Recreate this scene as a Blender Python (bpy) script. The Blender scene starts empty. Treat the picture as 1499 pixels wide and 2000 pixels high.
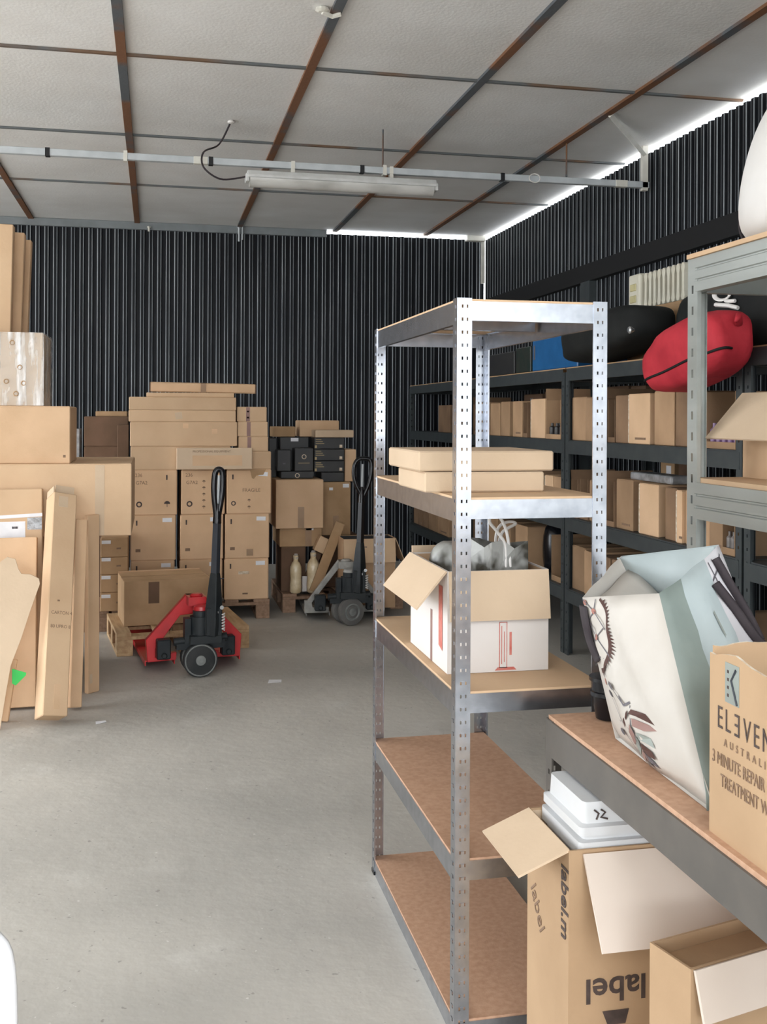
import bpy, bmesh, math, random
from mathutils import Vector, Matrix, Euler
random.seed(11)
PI = math.pi
SC = bpy.context.scene
COL = SC.collection

# ------------------------------------------------------------------ camera
FPX, YAW, ROLL, CYP, CAMZ = 2063.2, 0.2132, -0.00474, 813.6, 1.5115
_f = Vector((math.sin(YAW), math.cos(YAW), 0)); _r0 = Vector((math.cos(YAW), -math.sin(YAW), 0)); _d0 = Vector((0, 0, -1))
_c, _s = math.cos(ROLL), math.sin(ROLL)
_r = _c * _r0 + _s * _d0; _d = -_s * _r0 + _c * _d0
cam = bpy.data.cameras.new('camera'); camo = bpy.data.objects.new('camera', cam); COL.objects.link(camo)
cam.sensor_fit = 'HORIZONTAL'; cam.sensor_width = 36.0
cam.lens = FPX / 1499 * 36.0
cam.shift_y = -(1000 - CYP) / 1499
cam.clip_start = 0.05
M = Matrix.Identity(4)
for i in range(3):
    M[i][0], M[i][1], M[i][2] = _r[i], -_d[i], -_f[i]
M[2][3] = CAMZ
camo.matrix_world = M
SC.camera = camo

# ------------------------------------------------------------------ world, lights, exposure
SC.view_settings.view_transform = 'Standard'; SC.view_settings.look = 'None'
SC.view_settings.gamma = 1.0; SC.view_settings.use_curve_mapping = False
SC.view_settings.exposure = 0.6
w = bpy.data.worlds.new('sky'); SC.world = w; w.use_nodes = True
bg = w.node_tree.nodes['Background']; bg.inputs[0].default_value = (0.90, 0.95, 1.0, 1); bg.inputs[1].default_value = 5.5
DOOR = (-4.6, 3.2, 0.0, 3.3, -14.0)          # x0, x1, z0, z1, y of the open loading door behind the camera
SKY = [(-4.0, -1.6), (-0.4, 2.6)]; SKY_Y = (-12.5, -1.5)   # unseen roof openings added behind the camera to brighten the floor
SIDE = (2.6, 8.8, 3.2)                                          # y0, y1, head of an unseen left opening added to light the back
def portal(name, sx, sy, loc, rot):
    lp = bpy.data.lights.new(name, 'AREA'); lp.shape = 'RECTANGLE'; lp.size = sx; lp.size_y = sy; lp.energy = 1.0; lp.cycles.is_portal = True
    o = bpy.data.objects.new(name, lp); COL.objects.link(o); o.location = loc; o.rotation_euler = rot
portal('door_daylight', DOOR[1] - DOOR[0], DOOR[3] - DOOR[2], ((DOOR[0] + DOOR[1]) / 2, DOOR[4] - 0.05, (DOOR[2] + DOOR[3]) / 2), (PI / 2, 0, 0))
portal('side_fill', SIDE[1] - SIDE[0], SIDE[2], (-5.15, (SIDE[0] + SIDE[1]) / 2, SIDE[2] / 2), (PI / 2, 0, -PI / 2))
for x0, x1 in SKY: portal('roof_fill', x1 - x0, SKY_Y[1] - SKY_Y[0], ((x0 + x1) / 2, sum(SKY_Y) / 2, 3.53), (0, 0, 0))

# ------------------------------------------------------------------ points on real planes, read along the view
def _ray(px, py): return _f + _r * ((px - 749.5) / FPX) + _d * ((py - CYP) / FPX)
def atY(px, py, Y): q = _ray(px, py); q = q * (Y / q.y); return Vector((q.x, q.y, q.z + CAMZ))
def atX(px, py, X): q = _ray(px, py); q = q * (X / q.x); return Vector((q.x, q.y, q.z + CAMZ))
def atZ(px, py, Z): q = _ray(px, py); q = q * ((Z - CAMZ) / q.z); return Vector((q.x, q.y, q.z + CAMZ))

# ------------------------------------------------------------------ materials
MATS = {}
def mat(name, c, rough=0.6, metal=0.0, c2=None, scale=6.0, detail=4.0, amt=0.5, bump=0.0, bscale=60.0, rnd=0.0, stretch=None, spec=0.5, alpha=None, coat=0.0, lo=0.35, hi=0.65):
    """Principled material: two-colour noise mottling, per-object brightness, fine bump."""
    m = bpy.data.materials.new(name); m.use_nodes = True; nt = m.node_tree; N = nt.nodes; L = nt.links
    b = N['Principled BSDF']
    b.inputs['Roughness'].default_value = rough; b.inputs['Metallic'].default_value = metal
    b.inputs['Specular IOR Level'].default_value = spec; b.inputs['Coat Weight'].default_value = coat
    co = N.new('ShaderNodeTexCoord'); mp = N.new('ShaderNodeMapping'); L.new(co.outputs['Object'], mp.inputs[0])
    if stretch: mp.inputs['Scale'].default_value = stretch
    c2 = c2 or tuple(x * 0.82 for x in c)
    nz = N.new('ShaderNodeTexNoise'); nz.inputs['Scale'].default_value = scale; nz.inputs['Detail'].default_value = detail
    L.new(mp.outputs[0], nz.inputs['Vector'])
    rp = N.new('ShaderNodeMapRange'); rp.inputs[1].default_value = lo; rp.inputs[2].default_value = hi
    rp.inputs[4].default_value = amt * 2 if amt < 0.5 else 1.0
    L.new(nz.outputs['Fac'], rp.inputs[0])
    mx = N.new('ShaderNodeMix'); mx.data_type = 'RGBA'
    mx.inputs[6].default_value = (*c, 1); mx.inputs[7].default_value = (*c2, 1); L.new(rp.outputs[0], mx.inputs[0])
    out = mx.outputs[2]
    if rnd:
        oi = N.new('ShaderNodeObjectInfo'); hr = N.new('ShaderNodeMapRange')
        hr.inputs[3].default_value = 1 - rnd; hr.inputs[4].default_value = 1 + rnd * 0.6
        L.new(oi.outputs['Random'], hr.inputs[0])
        hs = N.new('ShaderNodeHueSaturation'); L.new(hr.outputs[0], hs.inputs['Value']); L.new(out, hs.inputs['Color']); out = hs.outputs[0]
    L.new(out, b.inputs['Base Color'])
    if bump:
        n2 = N.new('ShaderNodeTexNoise'); n2.inputs['Scale'].default_value = bscale; n2.inputs['Detail'].default_value = 3
        L.new(mp.outputs[0], n2.inputs['Vector'])
        bp = N.new('ShaderNodeBump'); bp.inputs['Strength'].default_value = bump; bp.inputs['Distance'].default_value = 0.01
        L.new(n2.outputs['Fac'], bp.inputs['Height']); L.new(bp.outputs[0], b.inputs['Normal'])
    if alpha is not None:
        b.inputs['Alpha'].default_value = alpha
    MATS[name] = m
    return m

mat('cardboard', (0.75, 0.505, 0.315), 0.75, c2=(0.67, 0.445, 0.27), scale=5, bump=0.06, bscale=90, rnd=0.10, spec=0.25)
mat('cardboard_light', (0.68, 0.475, 0.30), 0.75, c2=(0.62, 0.42, 0.26), scale=4, bump=0.05, bscale=80, rnd=0.05, spec=0.25)
mat('cardboard_pale', (0.66, 0.50, 0.35), 0.8, c2=(0.60, 0.45, 0.31), scale=4, bump=0.05, bscale=80, rnd=0.03, spec=0.25)
mat('cardboard_tan', (0.50, 0.335, 0.20), 0.75, c2=(0.44, 0.29, 0.17), scale=4, bump=0.05, bscale=80, rnd=0.03, spec=0.25)
mat('cardboard_old', (0.50, 0.325, 0.185), 0.8, c2=(0.41, 0.26, 0.14), scale=6, bump=0.08, bscale=60, rnd=0.06, spec=0.2)
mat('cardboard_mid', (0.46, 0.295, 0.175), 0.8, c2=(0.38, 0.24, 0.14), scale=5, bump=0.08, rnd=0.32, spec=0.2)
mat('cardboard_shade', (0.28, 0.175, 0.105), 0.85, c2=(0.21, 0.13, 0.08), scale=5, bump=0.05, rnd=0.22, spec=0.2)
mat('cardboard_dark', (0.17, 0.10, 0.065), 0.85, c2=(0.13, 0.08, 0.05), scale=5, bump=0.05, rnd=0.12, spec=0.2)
mat('white_card', (0.78, 0.73, 0.70), 0.6, c2=(0.72, 0.67, 0.63), scale=3, bump=0.02, spec=0.3)
mat('card_cream', (0.74, 0.635, 0.55), 0.6, c2=(0.68, 0.575, 0.49), scale=3, bump=0.02, spec=0.3)
mat('torn_card', (0.80, 0.72, 0.60), 0.9, c2=(0.55, 0.40, 0.26), scale=40)
mat('tape', (0.36, 0.22, 0.12), 0.25, c2=(0.31, 0.185, 0.10), scale=8, spec=0.5)
mat('paper', (0.82, 0.82, 0.84), 0.5, c2=(0.74, 0.74, 0.77), scale=14)
mat('ink', (0.05, 0.035, 0.03), 0.7, c2=(0.09, 0.06, 0.05), scale=30)
mat('faint_ink', (0.20, 0.125, 0.08), 0.8, c2=(0.28, 0.175, 0.11), scale=40)
mat('red_ink', (0.55, 0.13, 0.10), 0.7, c2=(0.65, 0.25, 0.2), scale=30)
mat('black_card', (0.018, 0.018, 0.020), 0.5, c2=(0.026, 0.025, 0.024), scale=8, rnd=0.2)
mat('gold_ink', (0.40, 0.30, 0.15), 0.5, metal=0.3)
mat('galvanised', (0.50, 0.525, 0.58), 0.24, metal=1.0, c2=(0.40, 0.425, 0.475), scale=30, detail=3, bump=0.03, bscale=25)
mat('heavy_zinc', (0.43, 0.455, 0.435), 0.42, metal=0.55, c2=(0.36, 0.38, 0.36), scale=10, stretch=(1, 0.15, 1))
mat('rack_grey', (0.060, 0.070, 0.072), 0.5, c2=(0.048, 0.056, 0.060), scale=12, metal=0.2)
mat('bench_grey', (0.115, 0.102, 0.088), 0.55, c2=(0.095, 0.086, 0.075), scale=12)
mat('chipboard', (0.60, 0.37, 0.245), 0.6, c2=(0.51, 0.30, 0.19), scale=60, detail=6, bump=0.05, bscale=200, spec=0.35)
mat('concrete', (0.535, 0.505, 0.455), 0.62, c2=(0.40, 0.38, 0.345), scale=0.7, detail=13, bump=0.25, bscale=18, spec=0.4, lo=0.40, hi=0.62)
mat('ceiling_panel', (0.87, 0.87, 0.86), 0.85, c2=(0.78, 0.77, 0.75), scale=1.6, detail=8, bump=0.18, bscale=55, rnd=0.03, spec=0.2)
mat('rusty_bar', (0.19, 0.085, 0.04), 0.8, c2=(0.10, 0.11, 0.12), scale=1.3, detail=5, bump=0.2, bscale=40, lo=0.50, hi=0.58)
mat('grey_bar', (0.13, 0.14, 0.145), 0.7, c2=(0.17, 0.10, 0.06), scale=1.1, detail=5, lo=0.52, hi=0.6)
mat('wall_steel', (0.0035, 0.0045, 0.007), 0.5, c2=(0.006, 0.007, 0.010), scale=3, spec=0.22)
mat('wall_glint', (0.33, 0.355, 0.37), 0.6, c2=(0.15, 0.165, 0.18), scale=2.2, detail=6, stretch=(8, 8, 0.6))
mat('girt', (0.006, 0.006, 0.007), 0.8)
mat('outer_wall', (0.80, 0.79, 0.77), 0.8, c2=(0.75, 0.74, 0.72), scale=1)
mat('white_trim', (0.75, 0.73, 0.66), 0.5, c2=(0.66, 0.63, 0.56), scale=9)
mat('grey_trim', (0.22, 0.24, 0.25), 0.6)
mat('conduit', (0.56, 0.59, 0.61), 0.5, metal=0.1, c2=(0.47, 0.50, 0.52), scale=9)
mat('lamp_body', (0.66, 0.66, 0.65), 0.4, c2=(0.56, 0.56, 0.54), scale=12)
mat('diffuser', (0.60, 0.59, 0.56), 0.25, c2=(0.34, 0.33, 0.30), scale=3, detail=6, stretch=(1, 1, 3), spec=0.6, lo=0.42, hi=0.72)
mat('black_plastic', (0.008, 0.008, 0.010), 0.4, c2=(0.013, 0.013, 0.015), spec=0.35)
mat('black_gloss', (0.006, 0.006, 0.008), 0.25, spec=0.45)
mat('steel_blue', (0.035, 0.042, 0.055), 0.35, c2=(0.05, 0.055, 0.065))
mat('red_paint', (0.62, 0.025, 0.030), 0.35, c2=(0.48, 0.02, 0.025), scale=9, coat=0.2)
mat('grey_paint', (0.36, 0.345, 0.315), 0.6, c2=(0.22, 0.215, 0.20), scale=14)
mat('dark_machine', (0.010, 0.014, 0.017), 0.5, c2=(0.022, 0.026, 0.028), scale=10, spec=0.35)
mat('rubber', (0.022, 0.025, 0.026), 0.7, c2=(0.038, 0.038, 0.038), scale=14, spec=0.3)
mat('rubber_grey', (0.15, 0.145, 0.135), 0.75, c2=(0.11, 0.105, 0.10), scale=12)
mat('wheel_rim', (0.22, 0.23, 0.22), 0.6, c2=(0.15, 0.155, 0.15), scale=20)
mat('chrome', (0.75, 0.76, 0.78), 0.25, metal=0.9)
mat('wood', (0.56, 0.38, 0.21), 0.75, c2=(0.43, 0.27, 0.14), scale=7, stretch=(6, 0.7, 6), bump=0.06, rnd=0.12)
mat('wood_old', (0.36, 0.225, 0.15), 0.8, c2=(0.26, 0.16, 0.10), scale=7, stretch=(6, 0.7, 6), bump=0.06, rnd=0.15)
mat('blue_plastic', (0.012, 0.10, 0.27), 0.35, c2=(0.02, 0.13, 0.34), scale=9)
mat('green_dark', (0.010, 0.024, 0.018), 0.5, c2=(0.03, 0.03, 0.025), scale=14, detail=6)
mat('red_cloth', (0.52, 0.035, 0.05), 0.7, c2=(0.40, 0.022, 0.035), scale=7, bump=0.9, bscale=7, spec=0.25)
mat('red_dull', (0.20, 0.022, 0.026), 0.6)
mat('black_cloth', (0.010, 0.011, 0.011), 0.8, c2=(0.016, 0.017, 0.016), bump=0.2, bscale=14, spec=0.25)
mat('white_cloth', (0.74, 0.72, 0.70), 0.8, c2=(0.66, 0.63, 0.60), scale=4, bump=0.15, bscale=7)
mat('cream_paint', (0.72, 0.69, 0.58), 0.45, c2=(0.66, 0.62, 0.50), scale=8)
mat('yellowed', (0.62, 0.55, 0.30), 0.5, c2=(0.50, 0.45, 0.25), scale=12)
mat('white_plastic', (0.83, 0.83, 0.85), 0.35, c2=(0.80, 0.80, 0.82))
mat('bin_plastic', (0.66, 0.67, 0.69), 0.4, c2=(0.62, 0.62, 0.62), scale=5)
mat('bag_cream', (0.57, 0.53, 0.48), 0.55, c2=(0.52, 0.475, 0.425), scale=5, bump=0.35, bscale=10)
mat('bag_mint', (0.27, 0.315, 0.285), 0.55, c2=(0.20, 0.24, 0.22), scale=6, bump=0.4, bscale=12)
mat('bag_pale_mint', (0.44, 0.50, 0.505), 0.5, c2=(0.38, 0.44, 0.445), scale=5, bump=0.3, bscale=12)
mat('bag_white', (0.66, 0.64, 0.66), 0.5, c2=(0.60, 0.58, 0.60), scale=5, bump=0.3, bscale=12)
mat('strap', (0.040, 0.032, 0.036), 0.8, c2=(0.055, 0.046, 0.05), scale=20, spec=0.25)
mat('print_brown', (0.075, 0.028, 0.02), 0.7)
mat('print_pink', (0.42, 0.18, 0.14), 0.7)
mat('print_rose', (0.32, 0.19, 0.165), 0.7)
mat('print_grey', (0.13, 0.12, 0.135), 0.7)
mat('print_sage', (0.31, 0.34, 0.31), 0.7)
mat('silver_bag', (0.34, 0.34, 0.32), 0.4, c2=(0.055, 0.05, 0.038), scale=9, detail=3, bump=0.3, bscale=20, lo=0.45, hi=0.55)
mat('cord_white', (0.80, 0.77, 0.74), 0.7)
mat('gold_wrap', (0.80, 0.67, 0.46), 0.3, c2=(0.62, 0.48, 0.28), scale=14, bump=0.7, bscale=25, spec=0.7)
mat('purple', (0.16, 0.07, 0.19), 0.4, c2=(0.35, 0.25, 0.38), scale=20)
mat('bottle_dark', (0.035, 0.032, 0.032), 0.35, c2=(0.09, 0.085, 0.08), scale=20)
mat('bottle_grey', (0.24, 0.22, 0.21), 0.4, c2=(0.16, 0.14, 0.13), scale=20)
mat('film_grey', (0.20, 0.20, 0.20), 0.25, c2=(0.38, 0.38, 0.39), scale=16, bump=0.5, bscale=25, spec=0.8)
mat('green_sticker', (0.02, 0.62, 0.08), 0.5)
mat('skin_dust', (0.6, 0.58, 0.55), 0.8)
# worn concrete: broad dusty patches, small dark chips and pale specks over the mottling
nt = MATS['concrete'].node_tree; b = nt.nodes['Principled BSDF']; src = b.inputs['Base Color'].links[0].from_socket
tc = nt.nodes.new('ShaderNodeTexCoord')
for sc_, lo_, hi_, col_, f_ in ((0.45, 0.50, 0.66, (0.34, 0.325, 0.30, 1), 0.55), (2.6, 0.60, 0.70, (0.60, 0.575, 0.53, 1), 0.5), (38.0, 0.69, 0.73, (0.22, 0.20, 0.18, 1), 0.6), (55.0, 0.71, 0.75, (0.68, 0.66, 0.62, 1), 0.7)):
    nz = nt.nodes.new('ShaderNodeTexNoise'); nz.inputs['Scale'].default_value = sc_; nz.inputs['Detail'].default_value = 6 if sc_ < 5 else 2
    mr = nt.nodes.new('ShaderNodeMapRange'); mr.inputs[1].default_value = lo_; mr.inputs[2].default_value = hi_; mr.inputs[4].default_value = f_
    mx = nt.nodes.new('ShaderNodeMix'); mx.data_type = 'RGBA'; mx.inputs[7].default_value = col_
    nt.links.new(tc.outputs['Object'], nz.inputs['Vector']); nt.links.new(nz.outputs['Fac'], mr.inputs[0]); nt.links.new(mr.outputs[0], mx.inputs[0]); nt.links.new(src, mx.inputs[6]); src = mx.outputs[2]
nt.links.new(src, b.inputs['Base Color'])
# clear stretch film: mostly transparent, with streaky glossy creases
mf = bpy.data.materials.new('stretch_film'); mf.use_nodes = True; nt = mf.node_tree; b = nt.nodes['Principled BSDF']
b.inputs['Base Color'].default_value = (0.88, 0.86, 0.84, 1); b.inputs['Roughness'].default_value = 0.18; b.inputs['Specular IOR Level'].default_value = 0.8
tc = nt.nodes.new('ShaderNodeTexCoord'); mp = nt.nodes.new('ShaderNodeMapping'); mp.inputs['Scale'].default_value = (26, 26, 2.2)
nz = nt.nodes.new('ShaderNodeTexNoise'); nz.inputs['Scale'].default_value = 1.0; nz.inputs['Detail'].default_value = 5
mr = nt.nodes.new('ShaderNodeMapRange'); mr.inputs[1].default_value = 0.46; mr.inputs[2].default_value = 0.66; mr.inputs[3].default_value = 0.22; mr.inputs[4].default_value = 0.95
bp = nt.nodes.new('ShaderNodeBump'); bp.inputs['Strength'].default_value = 0.5; bp.inputs['Distance'].default_value = 0.02
nt.links.new(tc.outputs['Object'], mp.inputs[0]); nt.links.new(mp.outputs[0], nz.inputs['Vector']); nt.links.new(nz.outputs['Fac'], mr.inputs[0])
nt.links.new(mr.outputs[0], b.inputs['Alpha']); nt.links.new(nz.outputs['Fac'], bp.inputs['Height']); nt.links.new(bp.outputs[0], b.inputs['Normal'])
MATS['stretch_film'] = mf

# ------------------------------------------------------------------ mesh helpers
class MB:
    def __init__(s): s.v = []; s.f = []; s.mi = []; s.mats = []; s.m = 0
    def use(s, name):
        if name not in s.mats: s.mats.append(name)
        s.m = s.mats.index(name); return s
    def add(s, vs, fs):
        o = len(s.v); s.v += [tuple(p) for p in vs]
        for f in fs: s.f.append(tuple(i + o for i in f)); s.mi.append(s.m)
        return s
    def box(s, x0, x1, y0, y1, z0, z1, T=None):
        P = [Vector(p) for p in ((x0, y0, z0), (x1, y0, z0), (x1, y1, z0), (x0, y1, z0), (x0, y0, z1), (x1, y0, z1), (x1, y1, z1), (x0, y1, z1))]
        if T is not None: P = [T @ p for p in P]
        return s.add(P, [(0, 3, 2, 1), (4, 5, 6, 7), (0, 1, 5, 4), (1, 2, 6, 5), (2, 3, 7, 6), (3, 0, 4, 7)])
    def prism(s, poly, y0, y1, T=None):
        """poly of (x, z), counter-clockwise seen from -y, extruded from y0 to y1"""
        n = len(poly); P = [Vector((x, y0, z)) for x, z in poly] + [Vector((x, y1, z)) for x, z in poly]
        if T is not None: P = [T @ p for p in P]
        return s.add(P, [tuple(range(n)), tuple(range(2 * n - 1, n - 1, -1))] + [(i, i + n, (i + 1) % n + n, (i + 1) % n) for i in range(n)])
    def tube(s, path, r, n=8, closed=False, flat=None):
        path = [Vector(p) for p in path]; k = len(path); rs = r if isinstance(r, (list, tuple)) else [r] * k
        rings = []; up = None
        for i, p in enumerate(path):
            a = path[(i - 1) % k] if (i > 0 or closed) else p
            c = path[(i + 1) % k] if (i < k - 1 or closed) else p
            t = (c - a).normalized()
            if up is None: up = Vector((0, 0, 1)) if abs(t.z) < 0.9 else Vector((0, 1, 0))
            u = (up - t * up.dot(t)).normalized(); v = t.cross(u); up = u
            fl = flat or 1.0
            rings.append([p + (u * math.cos(2 * PI * j / n) + v * math.sin(2 * PI * j / n) * fl) * rs[i] for j in range(n)])
        vs = [q for ring in rings for q in ring]; fs = []
        for i in range(k if closed else k - 1):
            for j in range(n):
                a, b = i * n + j, i * n + (j + 1) % n; c, d = ((i + 1) % k) * n + (j + 1) % n, ((i + 1) % k) * n + j
                fs.append((a, b, c, d))
        if not closed: fs += [tuple(range(n - 1, -1, -1)), tuple(range((k - 1) * n, k * n))]
        return s.add(vs, fs)
    def cyl(s, p0, p1, r, n=16, r2=None): return s.tube([p0, p1], [r, r if r2 is None else r2], n)
    def lathe(s, prof, n=16, T=None):
        vs = []; fs = []; k = len(prof)
        for r, z in prof:
            for j in range(n):
                p = Vector((r * math.cos(2 * PI * j / n), r * math.sin(2 * PI * j / n), z)); vs.append(T @ p if T is not None else p)
        for i in range(k - 1):
            for j in range(n): fs.append((i * n + j, i * n + (j + 1) % n, (i + 1) * n + (j + 1) % n, (i + 1) * n + j))
        fs += [tuple(range(n - 1, -1, -1)), tuple(range((k - 1) * n, k * n))]
        return s.add(vs, fs)
    def grid(s, rows):
        """rows of points -> open sheet"""
        n = len(rows[0]); vs = [p for r in rows for p in r]; fs = []
        for i in range(len(rows) - 1):
            for j in range(n - 1): fs.append((i * n + j, i * n + j + 1, (i + 1) * n + j + 1, (i + 1) * n + j))
        return s.add(vs, fs)
    def build(s, name, m=None, parent=None, smooth=False, bevel=0.0, seg=1, solid=0.0, subsurf=0, loc=None, rot=None, weld=False):
        me = bpy.data.meshes.new(name); me.from_pydata(s.v, [], s.f); me.validate()
        names = s.mats or [m]
        for nm in names: me.materials.append(MATS[nm])
        if s.mats and len(me.polygons) == len(s.mi): me.polygons.foreach_set('material_index', s.mi)
        if bevel or weld:
            bm = bmesh.new(); bm.from_mesh(me)
            if weld: bmesh.ops.remove_doubles(bm, verts=bm.verts, dist=1e-5)
            if bevel: bmesh.ops.bevel(bm, geom=list(bm.edges), offset=bevel, segments=seg, affect='EDGES', profile=0.5)
            bm.to_mesh(me); bm.free()
        if smooth: me.polygons.foreach_set('use_smooth', [True] * len(me.polygons))
        o = bpy.data.objects.new(name, me); COL.objects.link(o)
        if parent is not None: o.parent = parent
        if loc is not None: o.location = loc
        if rot is not None: o.rotation_euler = rot
        if subsurf: md = o.modifiers.new('s', 'SUBSURF'); md.levels = subsurf; md.render_levels = subsurf
        if solid: md = o.modifiers.new('t', 'SOLIDIFY'); md.thickness = solid; md.offset = 0
        return o
def tag(o, label, cat, group=None):
    o['label'] = label; o['category'] = cat
    if group: o['group'] = group
    return o
def empty(name, loc=(0, 0, 0), rz=0.0):
    o = bpy.data.objects.new(name, None); COL.objects.link(o); o.location = loc; o.rotation_euler = (0, 0, rz); o.empty_display_size = 0.1; return o
def struct(o): o['kind'] = 'structure'; return o
def smoothby(o, ang=40):
    me = o.data; me.polygons.foreach_set('use_smooth', [True] * len(me.polygons))
    bm = bmesh.new(); bm.from_mesh(me)
    for e in bm.edges:
        if len(e.link_faces) == 2 and e.calc_face_angle(0) > math.radians(ang): e.smooth = False
    bm.to_mesh(me); bm.free(); return o
def dup_tree(o, parent=None):
    c = o.copy(); COL.objects.link(c)
    if parent is not None: c.parent = parent
    for ch in o.children: dup_tree(ch, c)
    return c
def text(parent, s, size, m, T, name='printed_text', align='LEFT', bold=0.0, spacing=1.0, sx=1.0):
    """flat lettering, laid in the xy plane of T"""
    cu = bpy.data.curves.new(name, 'FONT'); cu.body = s; cu.size = size; cu.align_x = align; cu.offset = bold; cu.extrude = 0.0003
    cu.space_character = spacing; cu.resolution_u = 3
    tmp = bpy.data.objects.new('tmp', cu); COL.objects.link(tmp)
    bpy.context.view_layer.update()
    me = bpy.data.meshes.new_from_object(tmp.evaluated_get(bpy.context.evaluated_depsgraph_get()))
    bpy.data.objects.remove(tmp); bpy.data.curves.remove(cu)
    me.name = name; me.materials.clear(); me.materials.append(MATS[m])
    for v in me.vertices: v.co.x *= sx
    o = bpy.data.objects.new(name, me); COL.objects.link(o); o.parent = parent; o.matrix_local = T; return o
def face_T(size, face, u, v, off=0.0006):
    """matrix for a decal on a face of a carton of that size (origin base centre): u along the face from its centre, v up from its base"""
    W, D, H = size
    if face == 'f': return Matrix.Translation((u, -D / 2 - off, v)) @ Matrix.Rotation(PI / 2, 4, 'X')
    if face == 'l': return Matrix.Translation((-W / 2 - off, -u, v)) @ Matrix.Rotation(-PI / 2, 4, 'Z') @ Matrix.Rotation(PI / 2, 4, 'X')
    if face == 'r': return Matrix.Translation((W / 2 + off, u, v)) @ Matrix.Rotation(PI / 2, 4, 'Z') @ Matrix.Rotation(PI / 2, 4, 'X')
    return Matrix.Translation((u, v, H + off))
def decal(parent, size, face, u, v, wd, ht, m, name, rot=0.0, thick=0.0012):
    mb = MB(); mb.box(-wd / 2, wd / 2, -ht / 2, ht / 2, -thick, thick * 0.4)
    o = mb.build(name, m, parent); o.matrix_local = face_T(size, face, u, v) @ Matrix.Rotation(rot, 4, 'Z'); return o
def shape(parent, size, face, u, v, polys, m, name):
    mb = MB()
    for p in polys:
        n = len(p); mb.add([(x, y, 0.0006) for x, y in p], [tuple(range(n))])
    o = mb.build(name, m, parent); o.matrix_local = face_T(size, face, u, v); return o

def carton(label, size, loc, m='cardboard', rot=(0, 0, 0), group=None, tape=None, stickers=(), name='carton', bev=0.004, seam=True, cat='box'):
    """closed carton: bevelled body with top flaps meeting at a slit; tape runs and paper labels are parts"""
    W, D, H = size; mb = MB(); mb.box(-W / 2, W / 2, -D / 2, D / 2, 0, H)
    o = mb.build(name, m, None, bevel=min(bev, min(size) * 0.2), loc=loc, rot=rot)
    tag(o, label, cat, group)
    if seam and H > 0.06 and W > 0.1:
        for k in (-1, 1):
            f = MB(); y0, y1 = (0.003, D / 2 - 0.004) if k > 0 else (-D / 2 + 0.004, -0.003)
            f.box(-W / 2 + 0.004, W / 2 - 0.004, y0, y1, H - 0.001, H + 0.002); f.build('flap', m, o)
    if tape:
        for t in tape:
            fc, u, wd, v0, v1 = t
            decal(o, size, fc, u, (v0 + v1) / 2, wd, v1 - v0, 'tape', 'tape')
    for st in stickers:
        fc, u, v, wd, ht = st[:5]
        decal(o, size, fc, u, v, wd, ht, 'paper' if len(st) < 6 else st[5], 'paper_label' if len(st) < 7 else st[6])
    return o
def ctn(label, x0, x1, y0, y1, z0, z1, **k):
    return carton(label, (x1 - x0, y1 - y0, z1 - z0), ((x0 + x1) / 2, (y0 + y1) / 2, z0), **k)
def open_carton(label, size, loc, m='cardboard', inner=None, rot=(0, 0, 0), flaps=None, group=None, name='open_carton', t=0.005, front=1.0, fm=None, cat='box'):
    """open carton: base and four walls; flaps = {face: (angle, length)}, 0 = upright, 90 = level, 180 = hanging; front = height share of the -x wall"""
    W, D, H = size; mb = MB(); mb.use(m)
    mb.box(-W / 2, W / 2, -D / 2, D / 2, 0, t)
    mb.box(-W / 2, W / 2, -D / 2, -D / 2 + t, t, H); mb.box(-W / 2, W / 2, D / 2 - t, D / 2, t, H)
    mb.box(W / 2 - t, W / 2, -D / 2 + t, D / 2 - t, t, H)
    if front > 0: mb.box(-W / 2, -W / 2 + t, -D / 2 + t, D / 2 - t, t, H * front)
    o = mb.build(name, m, None, loc=loc, rot=rot); tag(o, label, cat, group)
    if inner:
        ib = MB(); e = 0.0008
        ib.box(-W / 2 + t, W / 2 - t, -D / 2 + t, -D / 2 + t + e, t, H - 0.004); ib.box(-W / 2 + t, W / 2 - t, D / 2 - t - e, D / 2 - t, t, H - 0.004)
        ib.box(W / 2 - t - e, W / 2 - t, -D / 2 + t, D / 2 - t, t, H - 0.004); ib.box(-W / 2 + t, -W / 2 + t + e, -D / 2 + t, D / 2 - t, t, H * front - 0.004)
        ib.build('liner', inner, o)
    for fc, (ang, ln) in (flaps or {}).items():
        a = math.radians(ang); f = MB(); hw = (W if fc in 'fb' else D) / 2 - 0.002
        f.box(-hw, hw, -t / 2, t / 2, 0, ln)
        fo = f.build('flap', fm or m, o)
        R = Matrix.Rotation(a, 4, 'X')        # z -> -y
        base = {'f': (Matrix.Translation((0, -D / 2 + t / 2 - (t if ang > 120 else 0), H)), 0), 'b': (Matrix.Translation((0, D / 2 - t / 2 + (t if ang > 120 else 0), H)), PI),
                'l': (Matrix.Translation((-W / 2 + t / 2 - (t if ang > 120 else 0), 0, H)), -PI / 2), 'r': (Matrix.Translation((W / 2 - t / 2 + (t if ang > 120 else 0), 0, H)), PI / 2)}[fc]
        fo.matrix_local = base[0] @ Matrix.Rotation(base[1], 4, 'Z') @ R
    return o

# ================================================================== STRUCTURE
XW, YB, ZC = 3.425, 10.77, 3.43
XL, YF = -5.0, DOOR[4]
mb = MB(); mb.box(XL - 12, XW + 12, YF - 25, YB + 0.3, -0.12, 0.0); struct(mb.build('floor', 'concrete'))
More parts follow.
